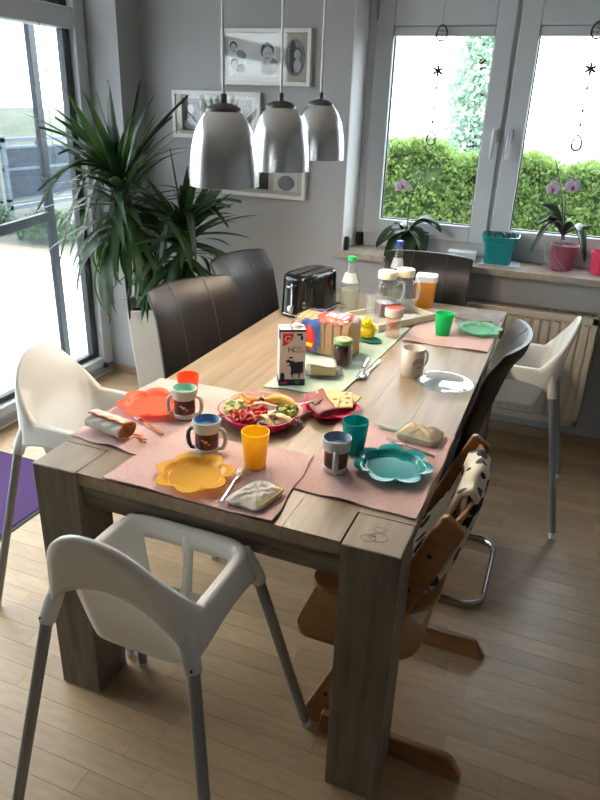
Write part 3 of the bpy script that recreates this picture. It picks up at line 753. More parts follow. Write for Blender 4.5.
folded('folded_bib', [(-.050, -.060), (-.01, -.060), (.030, -.058), (.040, -.015), (.044, .048), (.015, .056), (-.030, .056), (-.048, .0)], (.603, .078, ZM + .004), -.12, .020, 'bib_cloth', 'trim_yellow', 'folded cream bib with yellow edging beside the small fork', (.30, .62), 11)
folded('folded_bib', [(-.058, -.036), (0, -.046), (.052, -.045), (.060, .0), (.052, .046), (0, .040), (-.05, .042), (-.06, 0)], (.883, .560, ZM + .001), -.08, .030, 'bib_tan', 'trim_mint', 'folded beige bib with mint edging and strap beside the teal plate', (.55, 1.30), 12,
       strap=[(-.05, .0, .012), (-.075, .012, .006), (-.10, .006, .004), (-.128, .012, .004)])
folded('folded_bib', [(-.080, -.020), (-.02, -.035), (.05, -.030), (.085, -.010), (.070, .020), (.02, .028), (-.045, .030), (-.085, .012)], (.845, 1.800, ZM + .0065), -.15, .022, 'bib_grey', 'bib_grey', 'crumpled grey bib behind the mint green plate', (.3, .6), 13)
# grey cloth lying under that bib
cloth([(.775, 1.745), (.955, 1.72), (.962, 1.975), (.775, 1.99)], 'folded_napkin', 'bib_grey', 'flat grey napkin under the crumpled grey bib', 9, z=T0 + .0070, cat='napkin', n=14)

# ---- cutlery
mat('steel', (0.62, 0.62, 0.63), .18, metal=1.0, var=.05); mat('wood_handle', (0.22, 0.12, 0.07), .5, var=.2)
def fork(label, p0, p1, z, hm='steel', prongs=4, w=.018):
    a, b_ = Vector((*p0, z)), Vector((*p1, z)); L = (b_ - a).length; rz = math.atan2((b_ - a).y, (b_ - a).x)
    root = empty('fork', a, rz); tag(root, label, 'fork')
    h = B(); h.tube([(0, 0, .0035), (L * .3, 0, .004), (L * .62, 0, .005)], [.005, .0042, .0028], 8, flat=(1, .5)); h.done('handle', hm, root, angle=70)
    t = B(); t.tube([(L * .60, 0, .005), (L * .66, 0, .0055), (L * .74, 0, .004), (L * .80, 0, .003)], [.0028, w * .35, w * .48, w * .5], 8, flat=(1, .14))
    for k in range(prongs):
        y = (k - (prongs - 1) / 2) * w / prongs
        t.tube([(L * .78, y, .003), (L * .9, y, .003), (L, y * .9, .006)], [.0016, .0014, .0008], 6)
    t.done('head', 'steel', root, angle=70)
    return root
fork('small steel fork lying between yellow plate and cream bib', (.536, .018), (.512, .182), ZM + .005)
fork('small fork lying behind the teal plate, tines towards the drinking cups', (.945, .462), (.802, .505), ZM + .0005, 'wood_handle')
fork('orange handled fork half under the orange plate', (.225, .262), (.085, .330), ZM + .0005, 'trim_orange')
def knife(label, p0, p1, z):
    a, b_ = Vector((*p0, z)), Vector((*p1, z)); L = (b_ - a).length; rz = math.atan2((b_ - a).y, (b_ - a).x)
    root = empty('table_knife', a, rz); tag(root, label, 'knife')
    B().prism([(0, 0), (.01, -.008), (.05, -.010), (L * .55, -.007), (L * .55, .006), (.02, .006)], .001, .003).done('blade', 'steel', root, bevel=.0006)
    B().tube([(L * .53, 0, .004), (L * .7, 0, .0045), (L, 0, .0045)], [.005, .006, .0065], 10, flat=(1, .6)).done('handle', 'steel', root, angle=70)
knife('broad bladed steel table knife on the green runner', (.588, .905), (.565, 1.115), T0 + .0065)
def spoon(label, p0, p1, z):
    a, b_ = Vector((*p0, z)), Vector((*p1, z)); L = (b_ - a).length; rz = math.atan2((b_ - a).y, (b_ - a).x)
    root = empty('spoon', a, rz); tag(root, label, 'spoon')
    b = B(); b.grid(lambda u, v: Vector((.028 + .027 * v * math.cos(2 * PI * u), .014 * v * math.sin(2 * PI * u), .0006 + .006 * v * v)), 20, 6, cu=True); b.done('bowl', 'steel', root, solid=.0012, angle=80)
    B().tube([(.052, 0, .006), (.08, 0, .007), (L * .6, 0, .003), (L, 0, .003)], [.003, .0025, .004, .006], 8, flat=(1, .5)).done('handle', 'steel', root, angle=70)
spoon('steel spoon lying next to the table knife', (.600, .915), (.607, 1.112), T0 + .0065)

# ---- vegetable platter
translucent('platter_white', (0.80, 0.62, 0.56), .35, .2)
VC = (.420, .488); VZ = T0 + .0065
pf = empty('snack_platter', (VC[0], VC[1], VZ - .004)); tag(pf, 'pink and white divided snack platter of six bays around a centre', 'platter')
RP = .127
def plf(u, v, off):
    a = 2 * PI * u; lobe = abs(math.cos(3 * (a - .35))) ** .6
    r = RP * (.90 + .10 * lobe) * lerp(.80, 1, v); return Vector((r * math.cos(a), r * math.sin(a), lerp(.001, .034, v) + (0)))
b = B(); vs = b.grid(lambda u, v: plf(u, v, 0), 96, 6, cu=True); b.bm.faces.new([c[0] for c in vs][::-1]); b.done('outer_shell', 'platter_pink', pf, solid=.003, angle=60)
b = B()
vs = b.grid(lambda u, v: Vector((plf(u, 1, 0).x * lerp(.74, .975, v), plf(u, 1, 0).y * lerp(.74, .975, v), lerp(.012, .033, v ** 1.5))), 96, 5, cu=True); b.bm.faces.new([c[0] for c in vs][::-1])
for k in range(6):
    a = .35 + PI / 6 + k * PI / 3
    b.box((math.cos(a) * .083, math.sin(a) * .083, .020), (.085, .0028, .020), rz=a)
b.lathe([(.044, .010), (.046, .030), (.043, .030), (.040, .012)], 40, cap0=False, cap1=False)
b.done('bay_insert', 'platter_white', pf, angle=60)
mat('pepper_red', (0.62, 0.03, 0.02), .3, var=.3, vscale=20); mat('tomato', (0.60, 0.025, 0.015), .15, var=.25, vscale=20)
mat('carrot', (0.90, 0.30, 0.05), .45, var=.2, vscale=30); mat('grape', (0.42, 0.46, 0.10), .3, col2=(0.24, 0.32, 0.05), vscale=40)
mat('cucumber', (0.62, 0.66, 0.30), .4, col2=(0.45, 0.55, 0.2), vscale=30); mat('apple_flesh', (0.82, 0.68, 0.42), .45, var=.15, vscale=30); mat('banana_skin', (0.82, 0.54, 0.10), .5, col2=(0.70, 0.40, 0.06), vscale=14)
mat('stem_dark', (0.05, 0.03, 0.02), .7, var=.2)
rv = random.Random(21)
def bay(k, rr, aa):
    a = .35 + k * PI / 3 + aa; return Vector((VC[0] + rr * math.cos(a), VC[1] + rr * math.sin(a), VZ + .008))
def scatter(kind, k, n, make, label, cat, group, layer=7, r0=.06, r1=.105, am=.34, dz=.011):
    base = None
    for i in range(n):
        p = bay(k, rv.uniform(r0, r1), rv.uniform(-am, am)); p.z += .004 + dz * (i // layer)
        rot = (rv.uniform(-.5, .5), rv.uniform(-.5, .5), rv.uniform(0, 6.28))
        if base is None: base = make(); base.name = kind; o = base; o.location = p; o.rotation_euler = rot
        else: o = clone(base, kind, p, rot)
        s = rv.uniform(1.0, 1.35); o.scale = (s, s, s)
        tag(o, label, cat, group)
def m_strip():
    b = B(); b.grid(lambda u, v: Vector(((u - .5) * .034, (v - .5) * .011, .010 * (u - .5) ** 2 * 4 * .8)), 7, 3); o = b.done('pepper_strip', 'pepper_red', solid=.005, bevel=.001); return o
def m_grape():
    b = B(); b.ball((0, 0, 0), (.010, .0078, .0078), 12, 8); return b.done('x', 'grape')
def m_carrot():
    b = B(); b.tube([(-.02, 0, 0), (0, .001, 0), (.02, 0, 0)], [.0048, .0052, .0042], 5); return b.done('x', 'carrot', bevel=.001)
def m_cuc():
    b = B(); b.lathe([(.011, -.003), (.0118, 0), (.011, .003)], 16, sx=1, sy=.62); return b.done('x', 'cucumber')
def m_apple():
    b = B(); b.grid(lambda u, v: Vector((.022 * math.cos(PI * u), (v - .5) * .013 * (math.sin(PI * u) + .15), .014 * math.sin(PI * u))), 10, 5); return b.done('x', 'apple_flesh', solid=.006, angle=60)
def m_tom():
    b = B(); b.ball((0, 0, 0), (.0105, .0105, .0095), 14, 8); return b.done('x', 'tomato')
# bays by direction: near-left red pepper, near apple, right grapes, far-right banana, far carrots, far-left cucumber
def bay_of(u, v):
    p = P(u, v, 2, VZ + .02); a = math.atan2(p.y - VC[1], p.x - VC[0]); return int(round((a - .35) / (PI / 3))) % 6
scatter('pepper_strip', bay_of(233, 420), 22, m_strip, 'red pepper strip in the snack platter', 'pepper strip', 'red pepper strips on the platter')
scatter('apple_piece', bay_of(264, 426), 9, m_apple, 'pale apple wedge in the snack platter', 'apple piece', 'apple wedges on the platter', layer=5)
scatter('green_grape', bay_of(286, 417), 30, m_grape, 'small green grape in the snack platter', 'grape', 'green grapes on the platter', layer=12)
scatter('carrot_stick', bay_of(257, 400), 12, m_carrot, 'orange carrot stick in the snack platter', 'carrot stick', 'carrot sticks on the platter')
scatter('cucumber_slice', bay_of(234, 406), 22, m_cuc, 'pale green cucumber slice in the snack platter', 'cucumber slice', 'cucumber slices on the platter')
bt_ = None
for (tx, ty, tz) in ((-.018, .0, 0), (.004, .016, 0), (.016, -.006, 0), (-.002, -.018, 0), (.002, .0, .012)):
    p = (VC[0] + tx, VC[1] + ty, VZ + .019 + tz)
    if bt_ is None: bt_ = m_tom(); bt_.name = 'cherry_tomato'; bt_.location = p; o = bt_
    else: o = clone(bt_, 'cherry_tomato', p, (tx * 30, ty * 30, 0))
    tag(o, 'red cherry tomato in the middle bay of the snack platter', 'tomato', 'cherry tomatoes on the platter')
A0 = P(264, 400, 2, VZ + .045); A1 = P(297, 409, 2, VZ + .03)
bn = empty('banana', (A0.x, A0.y, A0.z)); tag(bn, 'ripe yellow banana lying across the snack platter', 'banana')
dv = A1 - A0; pts = []; sd = Vector((-dv.y, dv.x, 0)).normalized()
for i in range(13):
    t = i / 12; pts.append(dv * t + sd * (.016 * math.sin(PI * t)) + Vector((0, 0, .006 * math.sin(PI * t))))
bb = B().tube(pts, [.005, .008, .0125, .0155, .017, .0175, .0175, .0175, .017, .0165, .015, .012, .006], 7); bb.done('skin', 'banana_skin', bn, angle=75)
B().tube([-dv.normalized() * .014 + Vector((0, 0, .003)), Vector((0, 0, 0)) + dv * .02], [.004, .0052], 7).done('stem_end', 'stem_dark', bn)
B().ball(pts[-1], .0055, 8, 6).done('blossom_end', 'stem_dark', bn)
fk = P(273, 414, 2, VZ + .03)
fork('small fork resting on the rim of the snack platter', (.545, .590), (.492, .512), VZ + .031, 'steel', w=.013)

# ---- ham and cheese slices
mat('ham', (0.30, 0.085, 0.08), .5, col2=(0.20, 0.055, 0.055), vscale=60); mat('cheese', (0.72, 0.49, 0.19), .45, col2=(0.62, 0.40, 0.13), vscale=25); mat('cheese_rind', (0.30, 0.17, 0.07), .6, var=.2)
HC = (.590, .622); HZ = T0 + .013
def slice_(kind, m, sx, sy, p, rz, tx, ty, label, group, hole=True):
    b = B()
    if m == 'cheese':
        b.grid(lambda u, v: Vector(((u - .5) * sx, (v - .5) * sy, .003 * math.sin(3 * u + 2 * v))), 9, 9, skip=(lambda i, j: (i, j) in ((2, 3), (5, 5), (5, 2), (6, 5)) and hole))
    else: b.grid(lambda u, v: Vector(((u - .5) * sx * (1 - .1 * (abs(v - .5) * 2) ** 4), (v - .5) * sy, .004 * math.sin(4 * u + 3 * v))), 8, 8)
    o = b.done(kind, m, loc=p, rot=(tx, ty, rz), solid=.0028, angle=60); tag(o, label, kind.replace('_', ' '), group)
    return o
for i in range(4):
    slice_('ham_slice', 'ham', .064, .078, (HC[0] - .058 + .016 * i, HC[1] + .034 - .028 * i, HZ + .014 + .005 * i), .5 + .1 * i, .12, -.28, 'dark red ham slice on the pink flower plate', 'ham slices on the pink plate')
for i, (x, y, rz, dz) in enumerate(((-.030, .050, .5, .014), (-.008, .056, -.3, .018), (.022, .058, .2, .016), (.044, .046, -.2, .017), (.004, -.010, .18, .026), (.040, .012, .30, .027))):
    o = slice_('cheese_slice', 'cheese', .054, .078, (HC[0] + x, HC[1] + y, HZ + dz), rz, .16, -.16, ['small pale cheese slice at the back of the pink flower plate', 'yellow cheese slice with holes on the pink flower plate'][i > 3], 'cheese slices on the pink plate', hole=(i > 3))
    B().box((-.025, 0, 0), (.002, .066, .0034)).done('rind', 'cheese_rind', o)
fork('small fork leaning on the ham slices', (.556, .565), (.578, .628), HZ + .030, 'steel', w=.010)

# ---- milk carton
mat('carton_white', (0.66, 0.63, 0.60), .45, var=.03); mat('carton_navy', (0.012, 0.018, 0.065), .45, var=.1); mat('carton_red', (0.62, 0.03, 0.025), .45, var=.05); mat('carton_cap', (0.82, 0.78, 0.70), .4, var=.02); mat('carton_green', (0.06, 0.2, 0.10), .5, var=.2)
pA = Vector((.370, .736, 0)); pB = Vector((.449, .780, 0)); rzc = math.atan2(pB.y - pA.y, pB.x - pA.x); wd = .086; dp = .062; ht = .192
mk = empty('milk_carton', (pA.x, pA.y, T0 + .0062), rzc); tag(mk, 'white milk carton with red logo and navy cow print', 'carton')
bd = B().bx(0, wd, 0, dp, 0, ht).done('box', 'carton_white', mk, bevel=.002)
B().bx(-.0006, wd + .0006, -.0006, dp + .0006, .0, .022).done('navy_band', 'carton_navy', bd)
B().bx(.001, wd - .001, -.0005, .002, ht - .006, ht + .0008).bx(-.0005, .003, .0, .020, ht - .03, ht + .0005).bx(wd * .44, wd * .50, 0, dp * .9, ht - .001, ht + .001).done('navy_edge', 'carton_navy', bd)
B().bx(0, wd, dp * .48, dp * .52, ht, ht + .004).done('top_flap', 'carton_white', bd)
cp = B().lathe([(.0145, 0), (.0145, .010), (.0135, .012)], 24); cp.done('screw_cap', 'carton_cap', mk, loc=(wd * .68, dp * .42, ht + .0005))
ROTF = (PI / 2, 0, 0)
lg = B(); M4 = Matrix.Rotation(PI / 2, 4, 'X')
lg.prism([(.010, ht - .055), (.010, ht - .011), (.046, ht - .011), (.044, ht - .026), (.034, ht - .042), (.022, ht - .050)], .0, .0006, M4); lg.done('red_logo', 'carton_red', bd)
text('G', .030, 'carton_white', bd, (.026, -.0011, ht - .030), (PI / 2, .5, 0)).name = 'logo_swirl'
text('H', .028, 'carton_navy', bd, (.037, -.0009, ht - .067), ROTF)
text('VOLL', .013, 'carton_navy', bd, (.060, -.0009, ht - .060), ROTF)
text('MILCH', .013, 'carton_navy', bd, (.061, -.0009, ht - .073), ROTF, sx=.9)
cw_ = B()
cow = [(.038, .040), (.041, .038), (.042, .027), (.045, .027), (.046, .042), (.064, .042), (.065, .026), (.068, .026), (.070, .042), (.079, .045), (.079, .085), (.050, .082), (.048, .090), (.045, .086), (.036, .088), (.028, .094), (.027, .089), (.022, .090), (.024, .084), (.022, .076), (.026, .070), (.036, .068), (.040, .060)]
cw_.prism(cow, .0, .0007, M4); cw_.done('cow_print', 'carton_navy', bd, smooth=False); cw_ = B(); cw_.prism([(.030, .098), (.034, .095), (.042, .095), (.046, .098), (.042, .101), (.034, .101)], 0, .0007, M4)
cw_.done('oval_print', 'carton_navy', bd, smooth=False); cw_ = B(); cw_.prism([(.004, .020), (.018, .020), (.018, .040), (.014, .046), (.007, .045), (.004, .038)], 0, .0007, M4)
cw_.done('small_print', 'carton_navy', bd, smooth=False); cw_ = B(); cw_.bx(.056, .074, -.0007, .0005, ht - .019, ht - .012).bx(.068, .076, -.0007, .0005, ht - .034, ht - .020); cw_.done('corner_print', 'carton_navy', bd, smooth=False)
B().prism([(.022, .074), (.027, .072), (.034, .073), (.034, .080), (.024, .081)], .0007, .0010, M4).done('cow_muzzle', 'carton_white', bd)
B().prism([(.052, .008), (.066, .006), (.070, .013), (.060, .020), (.051, .015)], .0007, .0012, M4).done('seal', 'carton_green', bd)
B().bx(.006, .026, -.0012, .0, .006, .014).done('tag_print', 'carton_red', bd)

# ---- jam jar
clearmat('clear_glass', (0.96, 0.97, 0.97), .02, .09, 1.7, bodycol=(.85, .87, .9)); mat('jam', (0.055, 0.006, 0.010), .08, var=.3, coat=.5); mat('lid_green', (0.16, 0.36, 0.10), .3, var=.1); mat('lid_print', (0.75, 0.6, 0.5), .4, col2=(.6, .1, .08), vscale=50)
clearmat('jar_glass', (.97, .96, .96)); jj = empty('jam_jar', (.498, 1.010, T0 + .006)); tag(jj, 'glass jar of dark red jam with green lid', 'jar')
B().lathe([(.030, 0), (.034, .006), (.034, .072), (.030, .082), (.030, .090)], 32, cap1=False).done('glass', 'jar_glass', jj)
B().lathe([(.029, .010), (.0328, .012), (.0328, .070), (.029, .078)], 32).done('jam', 'jam', jj)
ld = B().lathe([(.0345, .086), (.0345, .099), (.033, .101)], 32).done('lid', 'lid_green', jj); B().lathe([(.025, .1008), (.025, .1016)], 28).done('lid_print', 'lid_print', ld)

# ---- butter dish
clearmat('smoky_plastic', (0.72, 0.72, 0.74), .1, .15, bodycol=(.5, .5, .52)); mat('butter', (0.80, 0.68, 0.34), .4, var=.1); mat('foil', (0.6, 0.58, 0.56), .35, var=.1)
bu = empty('butter_dish', (.462, .898, T0 + .006), .35); tag(bu, 'block of butter in opened wrapper on a clear tray', 'butter')
B().grid
g = B(); g.grid(lambda u, v: Vector((.072 * v * math.copysign(abs(math.cos(2 * PI * u)) ** .5, math.cos(2 * PI * u)), .052 * v * math.copysign(abs(math.sin(2 * PI * u)) ** .5, math.sin(2 * PI * u)), .002 + .012 * v ** 6)), 48, 8, cu=True); g.done('tray', 'smoky_plastic', bu, solid=.0015, angle=70)
B().box((.004, 0, .022), (.092, .056, .034)).done('butter_block', 'butter', bu, bevel=.004)
g = B(); g.grid(lambda u, v: Vector((lerp(-.055, .046, u), lerp(-.034, .040, v), .0405 + .005 * math.sin(5 * u + 3 * v) * (1 - u) + .006 * (1 - u) ** 3)), 12, 8); g.done('wrapper', 'foil', bu, solid=.0008, angle=80)

# ---- sliced bread in a printed bag
mat('bread_crumb', (0.62, 0.40, 0.19), .85, col2=(.52, .30, .12), vscale=60, bump=.3); mat('crust', (0.56, 0.32, 0.14), .8, var=.25, vscale=20)
clearmat('bag_film', (0.95, 0.93, 0.90), .12, .10, 1.3, bodycol=(.8, .7, .6)); mat('bag_red', (0.62, 0.04, 0.03), .35, var=.1); mat('bag_blue', (0.05, 0.11, 0.36), .35, var=.2); mat('bag_yellow', (0.85, 0.55, 0.03), .4, var=.1); mat('bag_white', (0.75, 0.7, 0.68), .4, var=.03)
BL = Vector((.285, 1.345, 0)); BR = Vector((.475, 1.165, 0)); dr = (BR - BL).normalized(); LB = .205
bc = Vector((.412, 1.112, 0)); rzb = -.10
bgo = empty('bread_bag', (bc.x - .01, bc.y + .02, T0 + .006), rzb); bgo.scale = (1.04, 1.08, 1.34); tag(bgo, 'loaf of sliced bread in clear bag with red and blue print', 'bread')
sl = None
for k in range(13):
    x = -LB / 2 + (k + .5) * LB / 13
    prof = [(-.050, 0), (.050, 0), (.052, .06), (.056, .078), (.050, .094), (.03, .100), (-.03, .100), (-.050, .094), (-.056, .078), (-.052, .06)]
    if sl is None:
        b = B(); Ms = Matrix(((0, 0, 1, 0), (1, 0, 0, 0), (0, 1, 0, 0), (0, 0, 0, 1)))
        b.prism(prof, -LB / 26 + .0008, LB / 26 - .0008, Ms); sl = b.done('slice', ['crust', 'bread_crumb'], bgo, bevel=.001)
        for p_ in sl.data.polygons:
            if abs(p_.normal.x) > .9: p_.material_index = 1
        sl.location = (x, 0, .003)
    else:
        c_ = clone(sl, 'slice', (x, 0, .003 + .001 * math.sin(k * 5)), (0, .03 * math.sin(k * 3), 0), parent=bgo)
fb = B()
def bagf(u, v):
    a = 2 * PI * u
    n_ = 4.5; c, s = math.cos(a), math.sin(a)
    w = .062; hh = .055
    x = lerp(-LB / 2 - .085, LB / 2 + .012, v)
    k = smooth01((v - .0) / .30) if v < .3 else (1 - .35 * smooth01((v - .95) / .05))
    k = max(.12, k)
    yy = w * k * math.copysign(abs(c) ** (2 / n_), c); zz = .052 + hh * k * math.copysign(abs(s) ** (2 / n_), s) - (1 - k) * .025
    wr = .0016 * math.sin(7 * a + 30 * v) + .0014 * math.sin(3 * a - 45 * v)
    return Vector((x, yy + wr, max(.0015, zz + wr)))
fb.grid(bagf, 48, 40, cu=True); film = fb.done('film', 'bag_film', bgo, angle=80)
def patch(name, m, u0, u1, v0, v1, off=.0016, fn=None):
    g = B()
    def f(a, c):
        p = bagf(lerp(u0, u1, a), lerp(v0, v1, c)); ctr = Vector((p.x, 0, .05)); return p + (p - ctr).normalized() * off
    g.grid(f, 14, 14, skip=(lambda i, j: fn((i + .5) / 13, (j + .5) / 13)) if fn else None); return g.done(name, m, film, angle=80)
ov = lambda a, c: ((a - .5) / .5) ** 2 + ((c - .5) / .5) ** 2 > 1
patch('red_print', 'bag_red', .16, .40, .52, .92, .0016, ov)
patch('white_print', 'bag_white', .235, .275, .60, .86, .0026, lambda a, c: (int(c * 13) % 3 == 1))
patch('blue_print', 'bag_blue', .10, .22, .35, .80, .0020)
patch('blue_print', 'bag_blue', .36, .60, .34, .60, .0018, ov)
patch('red_print', 'bag_red', .46, .58, .40, .54, .0028, ov)
B().box((-.045, -.070, .030), (.040, .012, .009), rz=-.2).done('bag_clip', 'bag_yellow', bgo, bevel=.002)

# ---- toaster
mat('toaster_dial', (0.6, 0.6, 0.6), .25, metal=1.0, var=.05)
tc0 = Vector((.135, 1.626, T0)); ta = math.atan2(.98, .22)
to = empty('toaster', tc0, ta); tag(to, 'glossy black two slot toaster with chrome dial', 'toaster')
def tbody(u, v):
    a = 2 * PI * u; n_ = 3.6; c, s = math.cos(a), math.sin(a)
    k = lerp(1, .93, v) if v < .93 else lerp(.93, .86, smooth01((v - .93) / .07))
    z = .012 + .172 * (v if v < .93 else .93 + .07 * math.sin((v - .93) / .07 * PI / 2))
    return Vector((.150 * k * math.copysign(abs(c) ** (2 / n_), c), .082 * k * math.copysign(abs(s) ** (2 / n_), s), z))
b = B(); vs = b.grid(tbody, 72, 22, cu=True); b.bm.faces.new([c[-1] for c in vs]); b.bm.faces.new([c[0] for c in vs][::-1]); tbd = b.done('body', 'black_gloss', to, angle=50)
b = B(); vs = b.grid(lambda u, v: Vector((tbody(u, 0).x * (1.015 - .03 * (v < .1)), tbody(u, 0).y * (1.02 - .03 * (v < .1)), lerp(.003, .014, v))), 72, 3, cu=True); b.bm.faces.new([c[0] for c in vs][::-1]); b.bm.faces.new([c[-1] for c in vs]); b.done('base', 'black_metal', to, angle=50)
b = B(); vs = b.grid(lambda u, v: Vector((tbody(u, 0).x * 1.012, tbody(u, 0).y * 1.014, lerp(.014, .018, v))), 72, 2, cu=True); b.done('chrome_ring', 'chrome', to, solid=.001)
mat('slot_dark', (0.012, 0.012, 0.012), .6, var=.2)
for y in (-.028, .028):
    sl_ = B().bx(-.105, .105, y - .014, y + .014, .1825, .1848).done('slot', 'slot_dark', to, bevel=.001)
    w = B()
    for q in range(6): w.bx(-.10 + q * .038, -.096 + q * .038, y - .013, y + .013, .1845, .1858)
    w.bx(-.106, .106, y - .0155, y - .013, .1825, .1862); w.bx(-.106, .106, y + .013, y + .0155, .1825, .1862)
    w.done('slot_guard', 'cap_grey', sl_)
B().bx(-.1475, -.138, -.004, .004, .055, .150).done('lever_track', 'chrome', to, bevel=.001)
B().box((-.153, 0, .140), (.022, .030, .010)).done('lever', 'chrome', to, bevel=.003)
dl = B().lathe([(.017, 0), (.016, .012), (.013, .014)], 24); dl.done('dial', 'toaster_dial', to, loc=(-.144, .0, .040), rot=(0, -PI / 2, 0))
for k in range(3):
    bt2 = B().lathe([(.0055, 0), (.005, .004)], 14); bt2.done('button', 'toaster_dial', to, loc=(-.132, -.056, .035 + k * .020), rot=(PI / 2.0, 0, -.75))
B().tube([(.13, .0, .02), (.165, .01, .006), (.19, -.04, .0045), (.18, -.085, .0045), (.15, -.105, .0045), (.11, -.10, .0045)], .004, 6).done('power_cable', 'black_metal', to)

# ---- mug
mat('mug_cream', (0.74, 0.67, 0.56), .3, var=.04, vscale=6); mat('mug_red', (0.42, 0.08, 0.05), .5, var=.1); mat('mug_grey', (0.25, 0.2, 0.16), .5, var=.2)
mg = empty('mug', (.744, 1.052, T0), .95); tag(mg, 'cream mug with small rainbow print', 'mug')
B().lathe([(.038, 0), (.0405, .003), (.0405, .098), (.0385, .100), (.0365, .098), (.0365, .006), (.002, .005)], 44).done('body', 'mug_cream', mg, angle=50)
B().tube([(.038, 0, .080), (.055, 0, .082), (.066, 0, .068), (.066, 0, .045), (.056, 0, .026), (.038, 0, .024)], .0058, 10, flat=(1.25, .8)).done('handle', 'mug_cream', mg, angle=70)
def mugarc(r, m, n_=16):
    pts = []
    for i in range(n_ + 1):
        a = PI * i / n_; th = -1.75 + (r * math.cos(a)) / .041; pts.append((.0410 * math.cos(th), .0410 * math.sin(th), .050 + r * math.sin(a)))
    B().tube(pts, .0012, 5).done('rainbow_print', m, mg)
mugarc(.022, 'mug_red'); mugarc(.016, 'mug_grey'); mugarc(.011, 'mug_grey')
w = B()
for i in range(5): th = -1.9 + .085 * i; w.ball((.0408 * math.cos(th), .0408 * math.sin(th), .040), (.0015, .0015, .003), 6, 4)
w.done('small_print', 'mug_grey', mg)

# ---- clear glass plate
clearmat('plate_glass', (0.97, 0.98, 0.99), .02, .03, 2.2, bodycol=(.8, .85, .9))
b = B(); b.lathe([(.004, .002), (.062, .002), (.070, .006), (.092, .013), (.100, .014), (.1005, .0155), (.092, .0150), (.070, .009), (.061, .005), (.004, .005)], 56, cap0=True, cap1=True)
tag(b.done('glass_plate', 'plate_glass', loc=(.868, .998, T0), angle=60), 'round clear glass plate reflecting the window', 'plate')

# ---- bottles, pitchers, tray
mat('tray_wood', (0.66, 0.60, 0.48), .55, var=.1, vscale=8); clearmat('bottle_glass', (0.95, 0.97, 0.96), .02, .04, 1.55, bodycol=(.8, .85, .82)); mat('label_white', (0.50, 0.54, 0.52), .5, var=.1); clearmat('water', (0.93, 0.95, 0.90), .02, .16, 1.33, bodycol=(.82, .82, .72))
mat('cap_green', (0.02, 0.42, 0.12), .4, var=.05); mat('cap_blue', (0.03, 0.07, 0.42), .4, var=.05); mat('cream_lid', (0.80, 0.70, 0.52), .4, var=.04); mat('juice_red', (0.10, 0.008, 0.02), .15, var=.2)
tr = empty('serving_tray', (.508, 1.648, T0 + .0062), math.atan2(.848, .53)); tag(tr, 'pale wooden serving tray under the two pitchers', 'tray')
tl, tw, th_ = .34, .22, .032
B().bx(-tl / 2, tl / 2, -tw / 2, tw / 2, 0, .006).done('base', 'tray_wood', tr, bevel=.002)
for (q) in ((-tl / 2, tl / 2, -tw / 2, -tw / 2 + .010), (-tl / 2, tl / 2, tw / 2 - .010, tw / 2), (-tl / 2, -tl / 2 + .010, -tw / 2 + .010, tw / 2 - .010), (tl / 2 - .010, tl / 2, -tw / 2 + .010, tw / 2 - .010)):
    B().bx(*q, .006, th_).done('side', 'tray_wood', tr, bevel=.003)
text('YO', .026, 'mug_grey', tr, (-tl / 2 + .06, -tw / 2 - .0003, .020), (PI / 2, 0, 0))
ZT = T0 + .0125
def bottle(label, c, z, h, capm, water=.45, lab=(.5, .68), r=.037):
    root = empty('water_bottle', (c[0], c[1], z)); tag(root, label, 'bottle', 'water bottles')
    B().lathe([(r * .9, 0), (r, .006), (r, h * .50), (r * .93, h * .56), (r * .55, h * .76), (r * .38, h * .90), (r * .38, h * .95)], 32).done('glass', 'bottle_glass', root, angle=50)
    B().lathe([(r * .86, .004), (r * .95, .008), (r * .95, h * water)], 32).done('water', 'water', root)
    B().lathe([(r * .40, h * .92), (r * .44, h * .925), (r * .44, h * .995), (r * .40, h)], 24).done('cap', capm, root)
    g = B(); rr0 = [lerp(r * .93, r * .55, k) for k in (0, 1)]
    g.grid(lambda u, v: Vector(((lerp(r * .92, r * .60, v) + .0012) * math.cos(lerp(-2.6, -.4, u)), (lerp(r * .92, r * .60, v) + .0012) * math.sin(lerp(-2.6, -.4, u)), lerp(h * .58, h * .74, v))), 14, 4); g.done('label', 'label_white', root)
    return root
bottle('clear water bottle with green cap', (.317, 1.648), T0 + .0002, .265, 'cap_green', r=.043)
bottle('clear water bottle with blue cap behind the pitchers', (.448, 1.960), T0 + .0002, .295, 'cap_blue', .2)
clearmat('pitcher_glass', (0.96, 0.965, 0.975), .03, .07, 1.7, bodycol=(.85, .87, .92))  # whitish diffuse body stands in for window reflections on the glass
clearmat('handle_glass', (0.95, 0.96, 0.98), .03, .35, 1.7, bodycol=(.75, .82, .92))
def pitcher(label, c, rz, liquid):
    root = empty('pitcher', (c[0], c[1], ZT), rz); tag(root, label, 'pitcher', 'ribbed glass pitchers')
    n = 60
    g = B()
    def f(u, v):
        a = 2 * PI * u; rib = 1 + .018 * math.cos(20 * a) * (1 if .05 < v < .78 else .1)
        r = .048 if v < .8 else lerp(.048, .036, smooth01((v - .8) / .12)); return Vector((r * rib * math.cos(a), r * rib * math.sin(a), .002 + .168 * v))
    vs = g.grid(f, 120, 20, cu=True); g.bm.faces.new([q[0] for q in vs][::-1]); g.done('glass', 'pitcher_glass', root, angle=60)
    B().lathe([(.040, .168), (.0415, .172), (.0415, .196), (.0390, .200)], 36).done('lid', 'cream_lid', root)
    B().tube([(.047, 0, .150), (.066, 0, .156), (.076, 0, .145), (.078, 0, .115), (.074, 0, .085), (.062, 0, .07), (.047, 0, .068)], .006, 10, flat=(1.1, .9)).done('handle', 'handle_glass', root, angle=70)
    if liquid: B().lathe([(.040, .004), (.044, .008), (.044, .062)], 36).done('juice', liquid, root)
    return root
